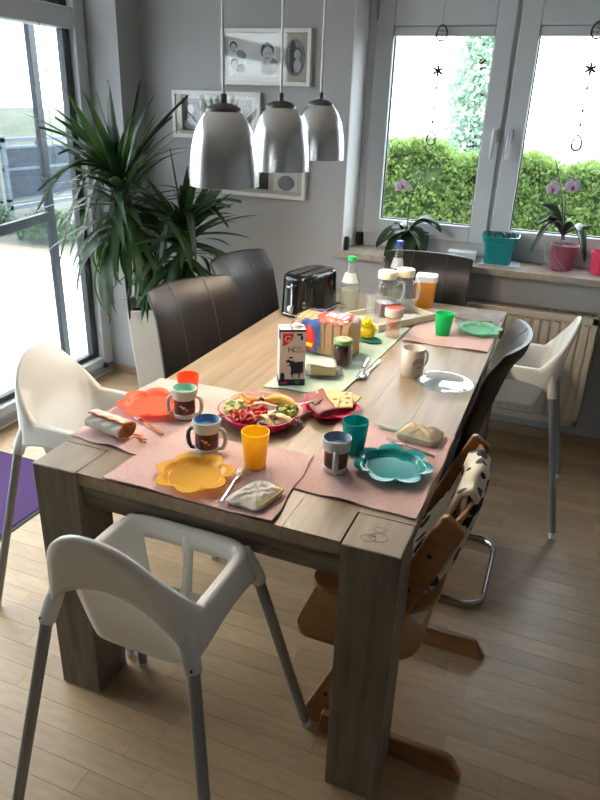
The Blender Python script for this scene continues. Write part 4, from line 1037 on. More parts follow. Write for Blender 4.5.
pitcher('ribbed glass pitcher with cream lid and dark red juice', (.472, 1.680), .25, 'juice_red')
pitcher('ribbed glass pitcher with cream lid holding water', (.533, 1.762), -.35, 'water')
# papers in the tray and folded card behind
mat('paper', (0.62, 0.62, 0.60), .8, var=.06, vscale=20)
g = B(); g.grid(lambda u, v: Vector(((u - .5) * .085, (v - .5) * .06, .002 + .016 * math.sin(PI * u) * (.5 + .5 * v) + .006 * math.sin(5 * v))), 10, 8)
tag(g.done('paper_napkin', 'paper', loc=(.590, 1.682, ZT + .002), rz=1.0, solid=.0008, angle=80), 'crumpled white paper napkin at the tray corner', 'napkin')

# ---- orange juice container with white lid
mat('juice_orange', (0.72, 0.29, 0.035), .25, var=.1, vscale=6); mat('box_lid', (0.74, 0.72, 0.69), .35, var=.03)
oc = empty('food_container', (.594, 1.950, T0 + .0002), .12); tag(oc, 'orange filled plastic container with white lid in front of the far chair', 'container')
def sq(u, r, n_=5): a = 2 * PI * u; c, s = math.cos(a), math.sin(a); return (r * math.copysign(abs(c) ** (2 / n_), c), r * math.copysign(abs(s) ** (2 / n_), s))
b = B(); vs = b.grid(lambda u, v: Vector((*sq(u, lerp(.042, .047, v)), .002 + .128 * v)), 48, 6, cu=True); b.bm.faces.new([q[0] for q in vs][::-1]); b.bm.faces.new([q[-1] for q in vs]); b.done('tub', 'juice_orange', oc, angle=50)
b = B(); vs = b.grid(lambda u, v: Vector((*sq(u, (.051, .051, .049, .043)[int(v * 3 + .01)]), (.128, .148, .154, .155)[int(v * 3 + .01)])), 48, 4, cu=True); b.bm.faces.new([q[0] for q in vs][::-1]); b.bm.faces.new([q[-1] for q in vs]); b.done('lid', 'box_lid', oc, angle=50)

# ---- drinking glass, pink toddler cup, chick decoration
tag(B().lathe([(.026, 0), (.0275, .003), (.034, .130), (.0328, .130), (.0262, .005), (.002, .004)], 36).done('drinking_glass', 'clear_glass', loc=(.462, 1.522, ZT), angle=50), 'tall clear drinking glass behind the yellow chick', 'glass')
clearmat('pink_clear', (0.95, 0.80, 0.76), .05, .25, 1.4, bodycol=(.80, .58, .52)); mat('cup_red', (0.85, 0.09, 0.05), .3, var=.05); mat('band_pale', (0.70, 0.58, 0.54), .4, var=.05)
pc = empty('toddler_cup', (.576, 1.424, T0 + .0062)); pc.scale = (1.05, 1.05, 1.15); tag(pc, 'pale pink clear toddler cup with red lid', 'cup')
B().lathe([(.026, 0), (.029, .004), (.0265, .035), (.030, .075)], 36, cap1=False).done('body', 'pink_clear', pc)
B().lathe([(.0305, .072), (.036, .076), (.036, .100), (.034, .104)], 36, cap0=False, cap1=False).done('collar', 'band_pale', pc)
B().lathe([(.0345, .1035), (.030, .100), (.022, .096), (.002, .096)], 36, cap0=False).done('lid', 'cup_red', pc)
ht_ = B(); 
for s in (-1, 1): ht_.ball((s * .0035, -.0285, .050), (.005, .0012, .005), 8, 6)
ht_.ball((0, -.0285, .045), (.0045, .0012, .005), 8, 6); ht_.done('heart_print', 'cup_red', pc)
mat('chick_fluff', (0.92, 0.68, 0.02), .95, var=.1, vscale=30, bump=.8, bscale=120); mat('beak', (0.85, 0.22, 0.02), .5, var=.05); mat('felt_green', (0.02, 0.20, 0.11), .9, var=.2); mat('ribbon_red', (0.75, 0.10, 0.09), .7, col2=(.8, .7, .65), vscale=120)
ck = empty('chick_figure', (.497, 1.335, T0 + .0062), -.35); ck.scale = (1.22, 1.22, 1.22); tag(ck, 'fluffy yellow toy chick with red checked bow on green felt', 'decoration')
rg = random.Random(5)
b = B(); b.ball((0, 0, .030), (.024, .026, .024), 16, 10); b.ball((.002, -.014, .058), (.017, .017, .016), 14, 10)
for k in range(170):
    a, e = rg.uniform(0, 6.28), rg.uniform(-.6, 1.5); c0 = Vector((0, 0, .030)) if k % 3 else Vector((.002, -.014, .058)); rr_ = .024 if k % 3 else .016
    d_ = Vector((math.cos(a) * math.cos(e), math.sin(a) * math.cos(e), math.sin(e)))
    if not k % 3 and d_.y < -.4: continue
    b.tube([c0 + d_ * rr_ * .8, c0 + d_ * (rr_ + rg.uniform(.005, .011))], [.0028, .0005], 4)
b.done('fluff', 'chick_fluff', ck, angle=80)
B().tube([(.002, -.028, .057), (.002, -.038, .055)], [.004, .0008], 6).done('beak', 'beak', ck)
B().ball((-.006, -.028, .063), .0022, 8, 6).ball((.010, -.028, .063), .0022, 8, 6).done('eye', 'black_metal', ck)
g = B(); g.lathe([(.002, .001), (.040, .001), (.046, .004), (.040, .006), (.002, .006)], 28, sx=1.15, sy=.75); g.done('felt_base', 'felt_green', ck)
g = B()
for s in (-1, 1): g.ball((-.030 + s * .012, -.020, .022), (.013, .005, .011), 10, 6, rot=Matrix.Rotation(s * .4, 3, 'Y'))
g.ball((-.030, -.022, .022), .005, 8, 6); g.done('bow', 'ribbon_red', ck)
# ================================================================== WALL, SILL, PLANTS
mat('photo_mat', (0.46, 0.42, 0.37), .8, var=.05, vscale=10); mat('photo_light', (0.60, 0.60, 0.60), .6, col2=(.46, .46, .47), vscale=9); mat('photo_mid', (0.22, 0.22, 0.23), .6, col2=(.10, .10, .11), vscale=14)
mat('photo_dark', (0.02, 0.02, 0.022), .6, col2=(.05, .05, .05), vscale=20); mat('photo_skin', (0.48, 0.47, 0.47), .6, col2=(.34, .34, .34), vscale=22); mat('frame_white', (0.66, 0.66, 0.65), .5, var=.03)
clearmat('picture_glass', (0.96, 0.97, 0.97), .04)
def ellipse(b, cx, cz, rx, rz, y, rot=0, n=24):
    pts = []
    for k in range(n):
        a = 2 * PI * k / n; px_, pz = rx * math.cos(a), rz * math.sin(a)
        pts.append((cx + px_ * math.cos(rot) - pz * math.sin(rot), y, cz + px_ * math.sin(rot) + pz * math.cos(rot)))
    f = b.bm.faces.new([b.bm.verts.new(p) for p in pts]); f.material_index = b.m
def picture(label, x0, x1, z0, z1, art):
    root = empty('picture_frame', ((x0 + x1) / 2, YB, z0)); tag(root, label, 'picture', 'white picture frames on the back wall')
    w, h = x1 - x0, z1 - z0; fw = .020; t = .028
    b = B(); b.bx(-w / 2, -w / 2 + fw, -t, -.0005, 0, h); b.bx(w / 2 - fw, w / 2, -t, -.0005, 0, h); b.bx(-w / 2 + fw, w / 2 - fw, -t, -.0005, 0, fw); b.bx(-w / 2 + fw, w / 2 - fw, -t, -.0005, h - fw, h)
    b.done('frame', 'frame_white', root, bevel=.002)
    B().bx(-w / 2 + fw, w / 2 - fw, -.014, -.001, fw, h - fw).done('mount', 'photo_mat', root)
    pr = B(); art(pr, w, h); pr.done('photo_print', ['photo_light', 'photo_mid', 'photo_dark', 'photo_skin'], root, smooth=False)
    B().bx(-w / 2 + fw, w / 2 - fw, -.021, -.0195, fw, h - fw).done('pane', 'picture_glass', root, smooth=False)
Yp = -.0146
def rect(b, m, x0, x1, z0, z1, y=Yp): b.m = m; b.quad((x0, y, z0), (x1, y, z0), (x1, y, z1), (x0, y, z1))
def face(b, cx, cz, s, rot=0, y=Yp):
    b.m = 2; ellipse(b, cx, cz + .18 * s, .44 * s, .46 * s, y - .0002, rot); b.m = 3; ellipse(b, cx + .03 * s, cz - .02 * s, .34 * s, .44 * s, y - .0004, rot)
    b.m = 2; ellipse(b, cx - .11 * s, cz + .04 * s, .055 * s, .025 * s, y - .0006); ellipse(b, cx + .16 * s, cz + .04 * s, .055 * s, .025 * s, y - .0006); ellipse(b, cx + .03 * s, cz - .22 * s, .09 * s, .03 * s, y - .0006)
def art1(b, w, h):
    rect(b, 0, -w * .42, w * .12, h * .16, h * .80)
    b.m = 1; ellipse(b, -w * .27, h * .55, .030, .018, Yp - .0001, -.4); ellipse(b, -w * .28, h * .30, .028, .020, Yp - .0001, .3)
    face(b, -w * .36, h * .66, .050, .3); face(b, -w * .35, h * .36, .050, -.3)
    b.m = 1; ellipse(b, w * .05, h * .34, .050, .040, Yp - .0001, .2); face(b, w * .02, h * .56, .085)
    b.m = 1; ellipse(b, w * .325, h * .50, .055, .085, Yp); b.m = 2; ellipse(b, w * .30, h * .52, .018, .075, Yp - .0001); face(b, w * .345, h * .56, .050); b.m = 3; ellipse(b, w * .35, h * .36, .020, .030, Yp - .0003)
def art2(b, w, h):
    rect(b, 2, -w * .40, -w * .19, h * .16, h * .84); face(b, -w * .29, h * .62, .052); b.m = 1; ellipse(b, -w * .29, h * .30, .040, .030, Yp - .0002)
    rect(b, 1, -w * .13, w * .10, h * .16, h * .84); face(b, -w * .02, h * .56, .06); rect(b, 1, w * .16, w * .40, h * .16, h * .84); face(b, w * .28, h * .52, .05, .3)
    b.m = 2; ellipse(b, w * .30, h * .3, .04, .028, Yp - .0002)
def art3(b, w, h):
    rect(b, 0, -w * .40, -w * .20, h * .16, h * .84); face(b, -w * .30, h * .5, .05); rect(b, 2, -w * .15, w * .06, h * .16, h * .84); face(b, -w * .05, h * .56, .055)
    rect(b, 0, w * .12, w * .40, h * .16, h * .84); face(b, w * .28, h * .62, .05); b.m = 1; ellipse(b, w * .27, h * .32, .05, .04, Yp - .0002)
picture('white framed baby photos, topmost picture on the back wall', -.688, -.180, 1.695, 1.957, art1)
picture('white framed row of portraits behind the yucca leaves', -.994, -.455, 1.420, 1.662, art2)
picture('white framed photos, lowest picture on the back wall', -.690, -.187, 1.135, 1.392, art3)

ZS = WZ0
# ---- things on the sill
mat('black_plastic', (0.015, 0.015, 0.017), .35, var=.1)
for i, (x, y) in enumerate(((.047, 2.405), (.062, 2.575))):
    b = B(); b.lathe([(.012, 0), (.0135, .004), (.0135, .062), (.011, .072), (.004, .074)], 20)
    tag(b.done('black_canister', 'black_plastic', loc=(x, y, ZS)), ['small black upright canister at the front edge of the window sill', 'small black upright canister beside the window frame corner'][i], 'canister', 'black canisters on the sill')
mat('teal_glaze', (0.01, 0.24, 0.26), .12, var=.1, coat=.3); mat('soil', (0.03, 0.022, 0.016), .95, var=.4, vscale=60, bump=.8); mat('pink_pot', (0.34, 0.08, 0.14), .4, var=.05); mat('hot_pink', (0.72, 0.05, 0.13), .4, var=.05)
mat('newsprint', (0.52, 0.56, 0.62), .8, col2=(.40, .44, .5), vscale=30)
tag(B().box((0, 0, .003), (.20, .15, .005)).done('newspaper', 'newsprint', loc=(.865, 2.478, ZS), rz=.06), 'folded newspaper under the teal pot on the sill', 'newspaper')
tp = empty('square_pot', (.850, 2.487, ZS + .0058), .05); tag(tp, 'square teal pot with flared rim on the sill', 'pot')
b = B(); vs = b.grid(lambda u, v: Vector((*sq(u, (.066, .076, .078, .094, .094, .090, .085, .074)[int(v * 7 + .01)], 7), (0, .108, .112, .140, .143, .143, .112, .10)[int(v * 7 + .01)])), 56, 8, cu=True); b.bm.faces.new([q[0] for q in vs][::-1]); b.done('pot', 'teal_glaze', tp, angle=40)
B().box((0, 0, .100), (.140, .140, .004)).done('soil', 'soil', tp)
g = B()
for k in range(5): a = k * 1.3; g.tube([(math.cos(a) * .03, math.sin(a) * .03, .10), (math.cos(a) * .045, math.sin(a) * .045, .150), (math.cos(a) * .01, math.sin(a) * .01, .152)], .007, 8)
g.done('dark_gloves', 'black_plastic', tp, angle=70)
clearmat('box_clear', (0.85, 0.9, 0.93), .1, .65, bodycol=(.72, .78, .84))
tag(B().box((0, 0, .023), (.150, .085, .046)).done('clear_box', 'box_clear', loc=(.668, 2.480, ZS + .0002), rz=.05, bevel=.004), 'low clear plastic box on the sill beside the teal pot', 'box')

# ---- orchids
mat('orchid_leaf', (0.022, 0.05, 0.02), .32, col2=(.013, .03, .013), vscale=12); mat('orchid_stem', (0.05, 0.045, 0.03), .5, var=.3); mat('petal', (0.56, 0.46, 0.62), .5, col2=(.66, .60, .70), vscale=25); mat('petal_core', (0.40, 0.09, 0.28), .5, var=.3)
mat('air_root', (0.42, 0.45, 0.40), .7, var=.2); mat('dark_pot', (0.022, 0.018, 0.017), .3, var=.2)
def leaf(parent, name, m, p0, p1, w, arch, side=None, roll=0.0):
    p0, p1 = Vector(p0), Vector(p1); d = p1 - p0; s = d.cross(Vector((0, 0, 1)))
    if s.length < 1e-4: s = Vector((1, 0, 0))
    s.normalize()
    if roll: s = Matrix.Rotation(roll, 3, d.normalized()) @ s
    b = B()
    def f(u, v):
        ww = w * (math.sin(PI * min(1, v * .92 + .06)) ** .65)
        c = p0 + d * v + Vector((0, 0, arch * math.sin(PI * v))); return c + s * ((u - .5) * ww) + Vector((0, 0, .012 * (abs(u - .5) * 2) ** 2 * (w / .05)))
    b.grid(f, 5, 16); return b.done(name, m, parent, solid=.0022, angle=80)
def blossom(parent, c, nrm, s):
    n = Vector(nrm).normalized(); t = n.cross(Vector((0, 0, 1))).normalized(); up = t.cross(n) * -1 if (t.cross(n)).z < 0 else t.cross(n)
    fl_ = B()
    for k, (a, l, w) in enumerate(((PI / 2, 1, .62), (PI / 2 + 2.2, .95, .6), (PI / 2 - 2.2, .95, .6), (.25, 1.0, 1.05), (PI - .25, 1.0, 1.05))):
        dr = t * math.cos(a) + up * math.sin(a); sd = dr.cross(n)
        fl_.grid(lambda u, v: Vector(c) + dr * (s * l * v) + sd * ((u - .5) * s * w * math.sin(PI * min(1, v * .85 + .12)) ** .6) + n * (.10 * s * math.sin(PI * v) + .0008 * k), 7, 8)
    o = fl_.done('blossom', 'petal', parent, solid=.0008, angle=80)
    co = B(); co.ball(Vector(c) + n * .006 - up * s * .12, (s * .22, s * .2, s * .25), 10, 8); co.done('lip', 'petal_core', o)
toc = lambda p: (CAM - Vector(p)).normalized()
# orchid with dark pot, behind the far chair
O1 = Vector((.425, 2.475, ZS))
o1 = empty('potted_orchid', O1); tag(o1, 'orchid in a dark pot with one pale blossom and drooping leaves', 'plant', 'orchids on the window sill')
B().lathe([(.045, 0), (.052, .003), (.062, .115), (.064, .120), (.060, .120), (.055, .105), (.002, .104)], 32).done('pot', 'dark_pot', o1)
Lq = lambda u, v, y: P(u, v, 1, y) - O1
base = Lq(408, 232, 2.47)
for (u, v, y, w, ar, ro) in ((441, 233, 2.40, .050, .055, .3), (436, 226, 2.44, .045, .05, .2), (376, 248, 2.36, .075, .03, -.3), (384, 262, 2.33, .08, .04, .2), (425, 250, 2.36, .045, .04, .4), (408, 262, 2.33, .07, .03, .1), (395, 226, 2.55, .05, .02, 0), (424, 262, 2.345, .05, .05, .0)):
    leaf(o1, 'leaf', 'orchid_leaf', base, Lq(u, v, y), w * 1.25, ar, roll=ro)
st = [Lq(407, 232, 2.47), Lq(409, 205, 2.47), Lq(414, 188, 2.465), Lq(420, 174, 2.46)]
B().tube(st, [.003, .003, .0026, .002], 8).done('flower_stem', 'orchid_stem', o1)
B().tube([Lq(410, 203, 2.47), Lq(408, 194, 2.46), Lq(405, 190, 2.45)], [.0016, .0015, .0013], 6).done('flower_stem', 'orchid_stem', o1)
c = Lq(402, 186, 2.445); blossom(o1, c, toc(c + O1), .042)
B().tube([Lq(391, 231, 2.42), Lq(383, 240, 2.40), Lq(376, 252, 2.40)], .0022, 6).done('air_root', 'air_root', o1)
c = Lq(396, 226, 2.44); blossom(o1, c, (-.2, -1, .5), .014)
leaf(o1, 'leaf', 'orchid_leaf', c, Lq(397, 222, 2.44), .012, .002); leaf(o1, 'leaf', 'orchid_leaf', c, Lq(393, 224, 2.44), .012, .002)
# orchid in pink pot
O2 = Vector((1.165, 2.515, ZS))
o2 = empty('potted_orchid', O2); tag(o2, 'orchid in a pink pot with two pale blossoms and long roots', 'plant', 'orchids on the window sill')
B().lathe([(.048, 0), (.052, .003), (.068, .122), (.070, .125), (.066, .125), (.060, .108), (.002, .106)], 36).done('pot', 'pink_pot', o2)
B().lathe([(.060, .104), (.055, .112), (.03, .118), (.002, .12)], 24).done('bark', 'soil', o2)
Lq = lambda u, v, y: P(u, v, 1, y) - O2
base = Lq(562, 236, 2.51)
for (u, v, y, w, ar, ro) in ((543, 206, 2.52, .060, .035, .7), (538, 226, 2.42, .040, .05, .3), (531, 252, 2.37, .042, .095, .2), (584, 263, 2.38, .060, .105, -.2), (592, 227, 2.46, .022, .012, 0), (548, 219, 2.54, .05, .03, .3)):
    leaf(o2, 'leaf', 'orchid_leaf', base, Lq(u, v, y), w * 1.3, ar, roll=ro)
B().tube([Lq(562, 240, 2.51), Lq(563, 210, 2.515), Lq(561, 190, 2.52), Lq(558, 170, 2.52), Lq(555, 159, 2.52)], [.004, .0038, .003, .0026, .002], 8).done('flower_stem', 'orchid_stem', o2)
B().tube([Lq(564, 240, 2.51), Lq(565, 212, 2.50), Lq(566, 196, 2.49)], [.0035, .003, .002], 8).done('flower_stem', 'orchid_stem', o2)
for (u, v, y, s) in ((553, 189, 2.475, .036), (573, 187, 2.46, .040)):
    c = Lq(u, v, y); blossom(o2, c, toc(c + O2), s)
    B().tube([Lq(562, 186, 2.515), (Lq(562, 186, 2.515) + c) / 2 + Vector((0, 0, .006)), c], .0013, 6).done('flower_stem', 'orchid_stem', o2)
rq = random.Random(9)
for k in range(12):
    u0, v0 = 548 + rq.uniform(-2, 14), 240; u1, v1 = rq.uniform(528, 585), rq.uniform(262, 276)
    a0 = Lq(u0, v0, 2.46); a2 = P(u1, min(v1, 273), 2, ZS + .004) - O2
    mid = (a0 + a2) / 2 + Vector((rq.uniform(-.03, .01), -.01, rq.uniform(-.01, .04)))
    if a2.y < -.17: a2.y = -.16
    B().tube([a0, a0.lerp(mid, .6) + Vector((0, -.01, .01)), mid, mid.lerp(a2, .6), a2], .0017, 6).done('air_root', 'air_root', o2)
pk = empty('small_pot', (1.352, 2.505, ZS)); tag(pk, 'hot pink pot at the right end of the sill', 'pot'); pk['label'] = 'hot pink pot beside the orchid in the pink pot'
B().lathe([(.042, 0), (.046, .003), (.055, .095), (.060, .097), (.060, .110), (.056, .110), (.050, .09), (.002, .088)], 32).done('pot', 'hot_pink', pk)
B().lathe([(.049, .088), (.03, .093), (.002, .095)], 20).done('soil', 'soil', pk)

# ---- hanging window chains
mat('wire_dark', (0.06, 0.055, 0.05), .4, metal=.6, var=.2)
def egg(b, cx, cz, w, h, y):
    pts = []
    for k in range(28):
        a = 2 * PI * k / 28; z = h * math.sin(a); pts.append((cx + w * math.cos(a) * (1 - .22 * math.sin(a)), y, cz + z))
    b.tube(pts, .0042, 5, closed=True)
    for q in (-.25, .3):
        b.tube([(cx + w * lerp(-.9, .9, i / 10), y, cz + h * q + .006 * (1 if i % 2 else -1)) for i in range(11)], .003, 5)
def flower6(b, cx, cz, r, y):
    for k in range(6):
        a = k * PI / 3 + PI / 6; b.ball((cx + r * .58 * math.cos(a), y, cz + r * .58 * math.sin(a)), (r * .48, .004, r * .23), 8, 6, rot=Matrix.Rotation(-a, 3, 'Y'))
    b.ball((cx, y, cz), (r * .2, .003, r * .2), 8, 6)
def hanging(label, us, y):
    tops = [P(u, v, 1, y) for u, v in us]; root = empty('window_hanging', tops[0]); tag(root, label, 'decoration', 'wire egg chains at the window')
    x = tops[0].x; z = [t.z - tops[0].z for t in tops]
    hk = B(); hk.tube([(0, 0, z[-1]), (0, 0, 0)], .0009, 5); hk.tube([(0, 0, 0), (0, .006, .008), (0, .0275, .008)], .0012, 5); hk.done('thread', 'wire_dark', root)
    b = B(); egg(b, 0, z[1], .026, .034, 0); b.done('wire_egg', 'wire_dark', root)
    b = B(); flower6(b, 0, z[2], .027, 0); b.done('flower', 'wire_dark', root)
    b = B(); egg(b, 0, z[3], .022, .034, 0); b.done('wire_egg', 'wire_dark', root)
    b = B()
    for t in (.25, .55, .75): b.ball((0, 0, lerp(z[2], z[3], t)), (.006, .006, .010), 8, 6)
    b.ball((0, 0, lerp(z[1], z[2], .5)), (.003, .003, .006), 8, 6); b.done('bead', 'wire_dark', root)
hanging('wire egg and flower chain in the window above the dark potted orchid', ((445, 4), (442, 33), (439, 71), (432, 138)), 2.563)
hanging('wire egg and flower chain in the window above the pink potted orchid', ((603, 3), (599, 30), (592, 69), (578, 143)), 2.563)
dt0 = P(37, 3, 0, XL + .012)
dh = empty('door_hanging', (dt0.x, dt0.y, 1.93)); tag(dh, 'thin wire chain with flower hanging in the terrace door', 'decoration')
B().tube([(0, 0, 0), (.004, 0, -.3), (0, 0, -.75)], .0012, 5).tube([(0, 0, 0), (-.013, 0, .01)], .0012, 5).done('thread', 'wire_dark', dh)
fz = P(39, 70, 0, XL + .012).z - 1.93
b = B()
for k in range(6): a = k * PI / 3; b.ball((0, .013 * math.cos(a), fz + .013 * math.sin(a)), (.002, .010, .004), 8, 6, rot=Matrix.Rotation(a, 3, 'X'))
b.done('flower', 'wire_dark', dh)
b = B(); b.tube([(0, .016 * math.cos(k * PI / 10), -.10 + .024 * math.sin(k * PI / 10)) for k in range(20)], .0012, 5, closed=True); b.done('wire_egg', 'wire_dark', dh); b = B(); b.tube([(0, .016 * math.cos(k * PI / 10), -.62 + .024 * math.sin(k * PI / 10)) for k in range(20)], .0012, 5, closed=True); b.done('wire_egg', 'wire_dark', dh)

# ---- purple rug by the terrace door
mat('rug_purple', (0.075, 0.028, 0.125), .95, col2=(.05, .018, .085), vscale=160, bump=.9, bscale=260); mat('rug_edge', (0.03, 0.03, 0.035), .8, var=.1)
rg_ = empty('rug', (-.985, .48, 0)); tag(rg_, 'purple doormat rug with dark edge by the terrace door', 'rug')
B().bx(-.275, .275, -.48, .52, 0.0005, .007).done('pile', 'rug_purple', rg_)
B().bx(-.295, .295, -.50, .54, 0.0002, .004).done('edge', 'rug_edge', rg_)

# ---- yucca in tall planter
mat('planter_white', (0.60, 0.58, 0.54), .3, var=.03); mat('trunk', (0.12, 0.085, 0.055), .9, col2=(.06, .04, .025), vscale=18, stretch=(1, 1, 5), bump=.6, bscale=30)
m_ = mat('yucca_leaf', (0.026, 0.062, 0.026), .40, col2=(.014, .038, .018), vscale=9, rnd=.25)
_nt = m_.node_tree; _t = _nt.nodes.new('ShaderNodeBsdfTranslucent'); _t.inputs['Color'].default_value = (.07, .16, .025, 1); _x = _nt.nodes.new('ShaderNodeMixShader'); _x.inputs[0].default_value = .28
_nt.links.new(_nt.nodes['Principled BSDF'].outputs[0], _x.inputs[1]); _nt.links.new(_t.outputs[0], _x.inputs[2]); _nt.links.new(_x.outputs[0], _nt.nodes['Material Output'].inputs['Surface'])
YC = Vector((-.890, 1.925, 0)); PH = .575
yu = empty('potted_yucca', YC, 0); tag(yu, 'large yucca with long drooping leaves in a tall white planter', 'plant')
pr_ = math.radians(32)
def sqp(r, z): return [Matrix.Rotation(pr_, 3, 'Z') @ Vector((sx * r, sy * r, z)) for sx, sy in ((-1, -1), (1, -1), (1, 1), (-1, 1))]
b = B(); loops = [[b.bm.verts.new(p) for p in sqp(r, z)] for r, z in ((.105, .0), (.150, PH), (.138, PH), (.132, PH - .07))]
for l0, l1 in zip(loops, loops[1:]):
    for k in range(4): b.bm.faces.new((l0[k], l0[(k + 1) % 4], l1[(k + 1) % 4], l1[k]))
b.bm.faces.new(loops[0][::-1]); b.done('planter', 'planter_white', yu, bevel=.004)
b = B(); l = [b.bm.verts.new(p) for p in sqp(.134, PH - .065)]; b.bm.faces.new(l); b.done('soil', 'soil', yu)
tr1 = [Vector((-.01, 0, PH - .07)), Vector((-.03, -.02, .75)), Vector((-.06, -.05, .95)), Vector((-.10, -.09, 1.20))]
tr2 = [Vector((.06, .02, PH - .07)), Vector((.10, .01, .70)), Vector((.17, .0, .85)), Vector((.20, -.01, .99))]
B().tube(tr1, [.030, .027, .026, .022], 12).done('trunk', 'trunk', yu, angle=70); B().tube(tr2, [.024, .021, .020, .018], 12).done('trunk', 'trunk', yu, angle=70)
# leaf meshes: droop grades, long axis +x
leafm = []
for dg in (.05, .22, .45, .75, 1.1):
    b = B()
    def f(u, v, dg=dg):
        w = .046 * (min(1, .5 + 1.6 * v)) * (1 - max(0, (v - .38) / .62) ** 1.7)
        x = 0; z = 0; n = 12
        for i in range(n):
            tt = (i + .5) / n * v; a_ = dg * 2.3 * tt ** 1.4; x += math.cos(a_) * v / n; z -= math.sin(a_) * v / n
        return Vector((x, (u - .5) * max(w, .0008), z + .25 * abs(u - .5) * w))
    b.grid(f, 5, 18); leafm.append(b.mesh('leaf', 'yucca_leaf', 80))
def crown(c, n, L0, L1, seed, elmin, elmax, zspan, lean):
    r = random.Random(seed); made = 0; tries = 0
    while made < n and tries < 6000:
        tries += 1
        t = (made + .5) / n
        az = made * 2.39996 + r.uniform(-.5, .5) + tries * .013
        el = lerp(elmax, elmin, t) + r.uniform(-.45, .45)
        L = r.uniform(L0, L1) * (.8 if t < .10 else 1)
        g = min(4, max(0, int(lerp(.2, 3.6, t) + r.uniform(-1.0, 1.5))))
        st_ = Vector(c) + Vector((0, 0, lerp(.05, -zspan, t)))
        M = Matrix.Rotation(az, 3, 'Z') @ Matrix.Rotation(-el, 3, 'Y')
        M = Matrix.Rotation(lean[1], 3, Vector((-math.sin(lean[0]), math.cos(lean[0]), 0))) @ M if t < .5 else M
        me = leafm[g]; ok = True
        for vv in me.vertices:
            w = YC + st_ + M @ Vector((vv.co.x * L, vv.co.y * 1.1, vv.co.z * L))
            if w.x < -1.375 or w.y > 2.335 or (w.x < -1.18 and w.y > 2.15) or w.z < .05: ok = False; break
            if w.y < 1.78 and w.z < 1.0 and w.x > -.42: ok = False; break
            if abs(w.x + .7) < .45 and w.y > 2.33 and w.z > 1.0: ok = False; break
        if not ok:
            if tries % 7 == 0: made += 1
            continue
        o = bpy.data.objects.new('leaf', me); COL.objects.link(o); o.parent = yu; o.location = st_
        o.rotation_euler = M.to_euler(); o.scale = (L, lerp(.8, 1.1, r.random()), L); made += 1
crown(tr1[-1], 135, .36, .60, 4, -.5, 1.15, .26, (-2.4, .35))
crown(tr2[-1], 85, .32, .48, 8, -.5, 1.0, .22, (-.6, .3))
# the longest outer leaves
def dleaf(u, v, ax, val, c, w=.044, arch=.06):
    tip = P(u, v, ax, val) - YC
    leaf(yu, 'leaf', 'yucca_leaf', Vector(c), tip, w, arch)
c1, c2_ = tr1[-1] + Vector((0, 0, .02)), tr2[-1] + Vector((0, 0, .02))
for (u, v, ax, val, ar) in ((38, 192, 0, -1.22, .10), (36, 214, 0, -1.20, .16), (38, 128, 0, -1.24, .05), (55, 118, 0, -1.2, .02), (60, 262, 0, -1.18, .22), (78, 285, 0, -1.15, .26), (88, 300, 1, 1.70, .28), (108, 82, 1, 1.80, .0), (140, 83, 1, 1.85, .0), (96, 92, 1, 1.78, .0), (188, 97, 1, 1.90, .03), (172, 118, 1, 1.88, .03), (58, 155, 0, -1.22, .08), (110, 325, 1, 1.70, .25), (130, 320, 1, 1.68, .22)):
    dleaf(u, v, ax, val, c1, arch=ar)
for (u, v, ax, val, ar) in ((241, 203, 1, 1.85, .06), (230, 208, 1, 1.80, .05), (228, 228, 1, 1.86, .10), (170, 150, 1, 1.88, .0), (200, 205, 1, 1.80, .03), (196, 262, 1, 1.80, .16), (150, 310, 1, 1.75, .2), (158, 285, 1, 1.72, .2)):
    dleaf(u, v, ax, val, c2_, arch=ar)
# ================================================================== OUTSIDE
GZ = -.06
mat('gravel', (0.12, 0.12, 0.11), .95, col2=(.08, .085, .07), vscale=1.5, bump=.3, bscale=30); mat('lawn', (0.055, 0.085, 0.045), .95, col2=(.095, .095, .085), vscale=.9, bump=.5, bscale=20)
mat('tile_stone', (0.60, 0.59, 0.56), .8, col2=(.52, .51, .48), vscale=5, rnd=.12, bump=.1, bscale=40)
tag(B().bx(-40, 30, -15, 45, GZ - .3, GZ - .03).done('ground', 'gravel'), kind='structure')
# terrace: slabs 0.5 m
pt = tag(B().bx(-5.65, -1.56, -1.2, 5.2, GZ - .03, GZ - .012).done('terrace', 'floor_joint'), kind='structure')
tm = B(); tm.box((0, 0, -.01), (.493, .493, .02)); tme = tm.mesh('tile', 'tile_stone', smooth=False)
for i in range(8):
    for j in range(12):
        x, y = -1.82 - i * .5, -.75 + j * .5
        o = bpy.data.objects.new('tile', tme); COL.objects.link(o); o.parent = pt; o.location = (x, y, GZ + .001)
tag(B().bx(XL - .30, XL - .14, DY0, DY1, GZ - .03, -.012).done('trim_2', 'sill_stone'), kind='structure')
# lawn bank rising behind the gate
b = B(); b.grid(lambda u, v: Vector((-7.6 - 16 * v, lerp(-2, 26, u), GZ - .02 + 1.05 * smooth01(v * 2.2) + .10 * math.sin(9 * u + 5 * v) * v)), 40, 24)
tag(b.done('lawn_bank', 'lawn'), kind='structure')
